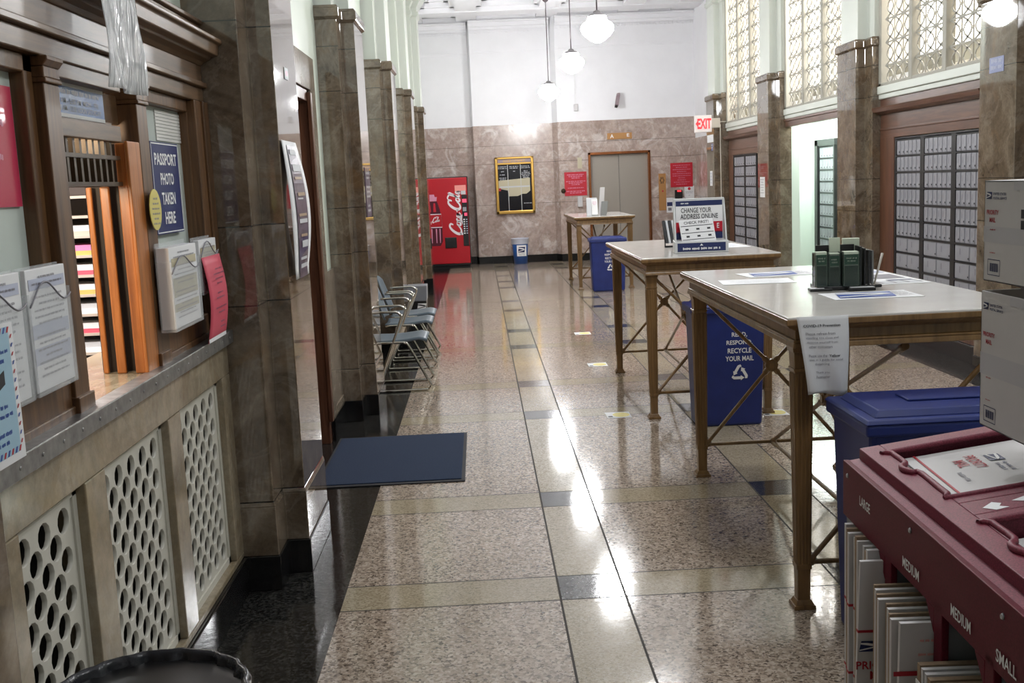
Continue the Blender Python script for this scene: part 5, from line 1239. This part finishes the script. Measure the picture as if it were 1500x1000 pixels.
flat('nearest flat box in the first medium stall, with two red bands and red priority lettering', -.646, -.085, .26, .66, .012, 'cardboard_white', None, p_med, .01)
for k in range(10):
    y = -.722 - k * .0195
    flat('small flat-packed box in the strapped bundle, second medium stall of the rack', y, -.06, .22, .60 - .002 * k, .012 if k % 3 else .016, ('cardboard_brown', 'cardboard_white', 'cardboard_white', 'cardboard_brown')[k % 4], 'flat boxes in the strapped bundle')
o = thing('strap', 'white plastic straps around the bundle in the second medium stall', 'strap', W @ Vector((-.06, -.81, .5)), math.radians(-2.37))
for z in (.555, .50): build('band', lo(B('ink_white').box(-.064, -.062, -.915, -.715, z, z + .009)), o)
for k in range(6): flat('small flat-packed box in the small stall at the near end of the rack', -1.0 - k * .03, -.03, .2, .5, .012, 'cardboard_white', 'flat boxes in the small stall')

# sample boxes on the rack's display post
def sample(label, x0, x1, y0, y1, z0, z1, open_):
    o = thing('sample_box', label, 'box', ((x0 + x1) / 2, (y0 + y1) / 2, z0)); t = .004
    mb = B('cardboard_white')
    mb.box(x0, x0 + t, y0, y1, z0, z1).box(x1 - t, x1, y0, y1, z0, z1).box(x0, x1, y0, y0 + t, z0, z1).box(x0, x1, y1 - t, y1, z0, z1).box(x0, x1, y0, y1, z0, z0 + t)
    if not open_: mb.box(x0, x1, y0, y1, z1 - t, z1)
    mb.mat('cardboard_brown').box(x0 + t, x1 - t, y0 + t, y1 - t, z1 - .03, z1 - .028)
    build('carton', mb, o, .002)
    h = z1 - z0; mb = B('cardboard_lilac'); rect(mb, Vector((x0, (y0 + y1) / 2, z0 + h * .47)), -Y_, Z_, y1 - y0, h * .16, .0008); rect(mb, Vector((x0, y0 + .07, z1 - .012)), -Y_, Z_, y1 - y0 - .1, .02, .0014)
    build('lilac_band', mb, o, fix=False)  # lilac bands across the middle and top of the face
    mb = MB(); yl = y1 - .022
    eagle(mb, (x0, yl - .004, z1 - .035), -Y_, Z_, .028, .017); mb.mat('ink_navy')
    put_text(mb, 'UNITED STATES', (x0, yl - .055, z1 - .031), -Y_, Z_, .062, .006, .02); put_text(mb, 'POSTAL SERVICE', (x0, yl - .057, z1 - .041), -Y_, Z_, .066, .006, .02)
    build('logo', mb, o, fix=False); mb = B('ink_red'); put_text(mb, 'PRIORITY', (x0, yl - .022, z1 - h * .31), -Y_, Z_, .06, .0115, .02); put_text(mb, 'MAIL', (x0, yl - .022, z1 - h * .31 - .018), -Y_, Z_, .03, .0115, .02)
    build('lettering', mb, o, fix=False); mb = B('ink_red'); zb = z0 + .035; yb3 = yl - .032
    script_lines(mb, Vector((x0, yb3 + .008, zb + .09)), -Y_, Z_, .03, [.9], .02, .004, rnd); script_lines(mb, Vector((x0, yb3 + .008, zb + .035)), -Y_, Z_, .03, [.9], .02, .003, rnd)
    build('print', mb, o, fix=False); mb = B('ink_navy')
    for dy, dz, w, hh in ((0, .0185, .06, .0018), (0, -.0185, .06, .0018), (.03, 0, .0018, .038), (-.03, 0, .0018, .038)): rect(mb, Vector((x0, yb3 + dy, zb + dz)), -Y_, Z_, w, hh)
    for k in range(12): rect(mb, Vector((x0, yb3 + .02 - k * .0035, zb)), -Y_, Z_, .0012 + .001 * (k % 3), .02)
    build('barcode', mb, o, fix=False); mb = B('ink_black')
    for zz in () if open_ else (z1 - .075, z1 - .10): rect(mb, Vector((x0, y1 - .2, zz)), -Y_, Z_, .04, .02)
    if not open_: build('print', mb, o, fix=False)
    return o
sample('upper white priority mail sample box on the rack display post', 1.225, 1.365, 2.27, 2.6, 1.361, 1.602, False)
sample('lower open-topped white priority mail sample box on the rack display post', 1.222, 1.365, 2.27, 2.6, 1.001, 1.336, True)

# yellow floor stickers
for lab, x, y in (('yellow and white floor sticker beside the middle table leg', .905, 7.39), ('yellow floor sticker beyond the middle table, second from the camera', .99, 9.49), ('yellow floor sticker farthest down the hall, on the reddish reflection', 1.05, 11.5), ('small yellow floor sticker right of the blue recycling bin', 1.96, 7.22)):
    o = thing('floor_sticker', lab, 'sticker', (x, y, .0005), .0)
    build('backing', B('paper_white').box(x - .085, x + .085, y - .09, y + .09, .0006, .0016), o); mb = B('paper_yellow'); mb.prism([(x + .02 + .06 * math.cos(k * PI / 8), y + .07 * math.sin(k * PI / 8), .0016) for k in range(16)], (0, 0, .0006)); build('disc', mb, o)
    mb = B('ink_black'); rect(mb, Vector((x - .06, y - .05, .0018)), X_, Y_, .03, .03); build('print', mb, o, fix=False)

# ------------------------------------------------------------------ pendant lamps
def pendant(label, x, y, z):
    o = thing('pendant_lamp', label, 'lamp', (x, y, CEIL - .12)); b = z - .15
    build('globe', B('globe_glass').lathe([(0, 0), (.035, .004), (.085, .03), (.145, .078), (.18, .122), (.192, .16), (.186, .19), (.158, .222), (.128, .24), (.112, .262), (.106, .298)], (x, y, b), 40), o)
    build('fitter', B('pendant_cap').lathe([(.11, .292), (.108, .305), (.07, .325), (.045, .332), (.04, .35), (.012, .365)], (x, y, b), 32), o)
    build('rod', B('pendant_rod').tube([(x, y, b + .36), (x, y, CEIL - .14)], .008, 10), o)
    build('canopy', B('pendant_rod').lathe([(.012, -.09), (.04, -.07), (.075, -.02), (.08, 0)], (x, y, CEIL - .12), 24), o)
pendant('nearest of the three white schoolhouse pendant lamps in view', 1.462, 12.8, 3.343)
pendant('middle of the three white schoolhouse pendant lamps in view', 1.463, 16.3, 3.333)
pendant('farthest and lowest-hanging white schoolhouse pendant lamp', 1.352, 19.8, 3.2)

# ------------------------------------------------------------------ lights, world, camera
def area(name, loc, rot, sx, sy, e, col=(1, 1, 1)):
    l = bpy.data.lights.new(name, 'AREA'); l.shape = 'RECTANGLE'; l.size = sx; l.size_y = sy; l.energy = e; l.color = col
    o = bpy.data.objects.new(name, l); COL.objects.link(o); o.location = loc; o.rotation_euler = rot; return o
def point(name, loc, e, r, col=(1, 1, 1)):
    l = bpy.data.lights.new(name, 'POINT'); l.energy = e; l.shadow_soft_size = r; l.color = col
    o = bpy.data.objects.new(name, l); COL.objects.link(o); o.location = loc; return o
point('wicket_lamp', (-1.32, 2.7, 1.75), 16, .06, (1, .8, .56))
area('office_lamp', (-2.1, 4.2, 2.58), (0, 0, 0), .8, 1.6, 60, (1, .95, .9))
area('niche_lamp', (-1.12, 18.85, 3.7), (math.radians(80), 0, math.radians(-20)), .3, .9, 15, (.98, .97, 1))
area('passage_lamp', (4.45, 14.2, 2.44), (0, 0, 0), .4, 1.2, 30, (.95, 1, .96))
for y in (9.5, 12.6, 15.8, 20): area('box_office_lamp', (4.95, y, 4.9), (0, 0, 0), .6, 1.6, 85, (1, .98, .95))
for y, e in ((9.3, 80), (5.8, 75), (2.3, 50)): point('lobby_lamp', (1.46, y, 3.34), e, .19, (.97, .985, 1))
w = bpy.data.worlds.new('world'); SC.world = w; w.use_nodes = True
w.node_tree.nodes['Background'].inputs[0].default_value = (.5, .5, .52, 1); w.node_tree.nodes['Background'].inputs[1].default_value = .1

cam = bpy.data.cameras.new('camera'); co = bpy.data.objects.new('camera', cam); COL.objects.link(co)
F, p, r, y = 1580.3, .146753, -.0447868, .02478
cam.sensor_fit = 'HORIZONTAL'; cam.sensor_width = 36; cam.lens = 36 * F / 1500; cam.clip_start = .05; cam.clip_end = 200
f = Vector((math.sin(y) * math.cos(p), math.cos(y) * math.cos(p), -math.sin(p))); rt = Vector((math.cos(y), -math.sin(y), 0)); up = rt.cross(f)
r2 = rt * math.cos(r) + up * math.sin(r); u2 = up * math.cos(r) - rt * math.sin(r)
co.matrix_world = Matrix(((r2.x, u2.x, -f.x, 0), (r2.y, u2.y, -f.y, 0), (r2.z, u2.z, -f.z, 1.65), (0, 0, 0, 1)))
SC.camera = co
SC.view_settings.view_transform = 'Standard'; SC.view_settings.look = 'None'; SC.view_settings.gamma = 1
SC.view_settings.use_curve_mapping = False; SC.view_settings.exposure = .45
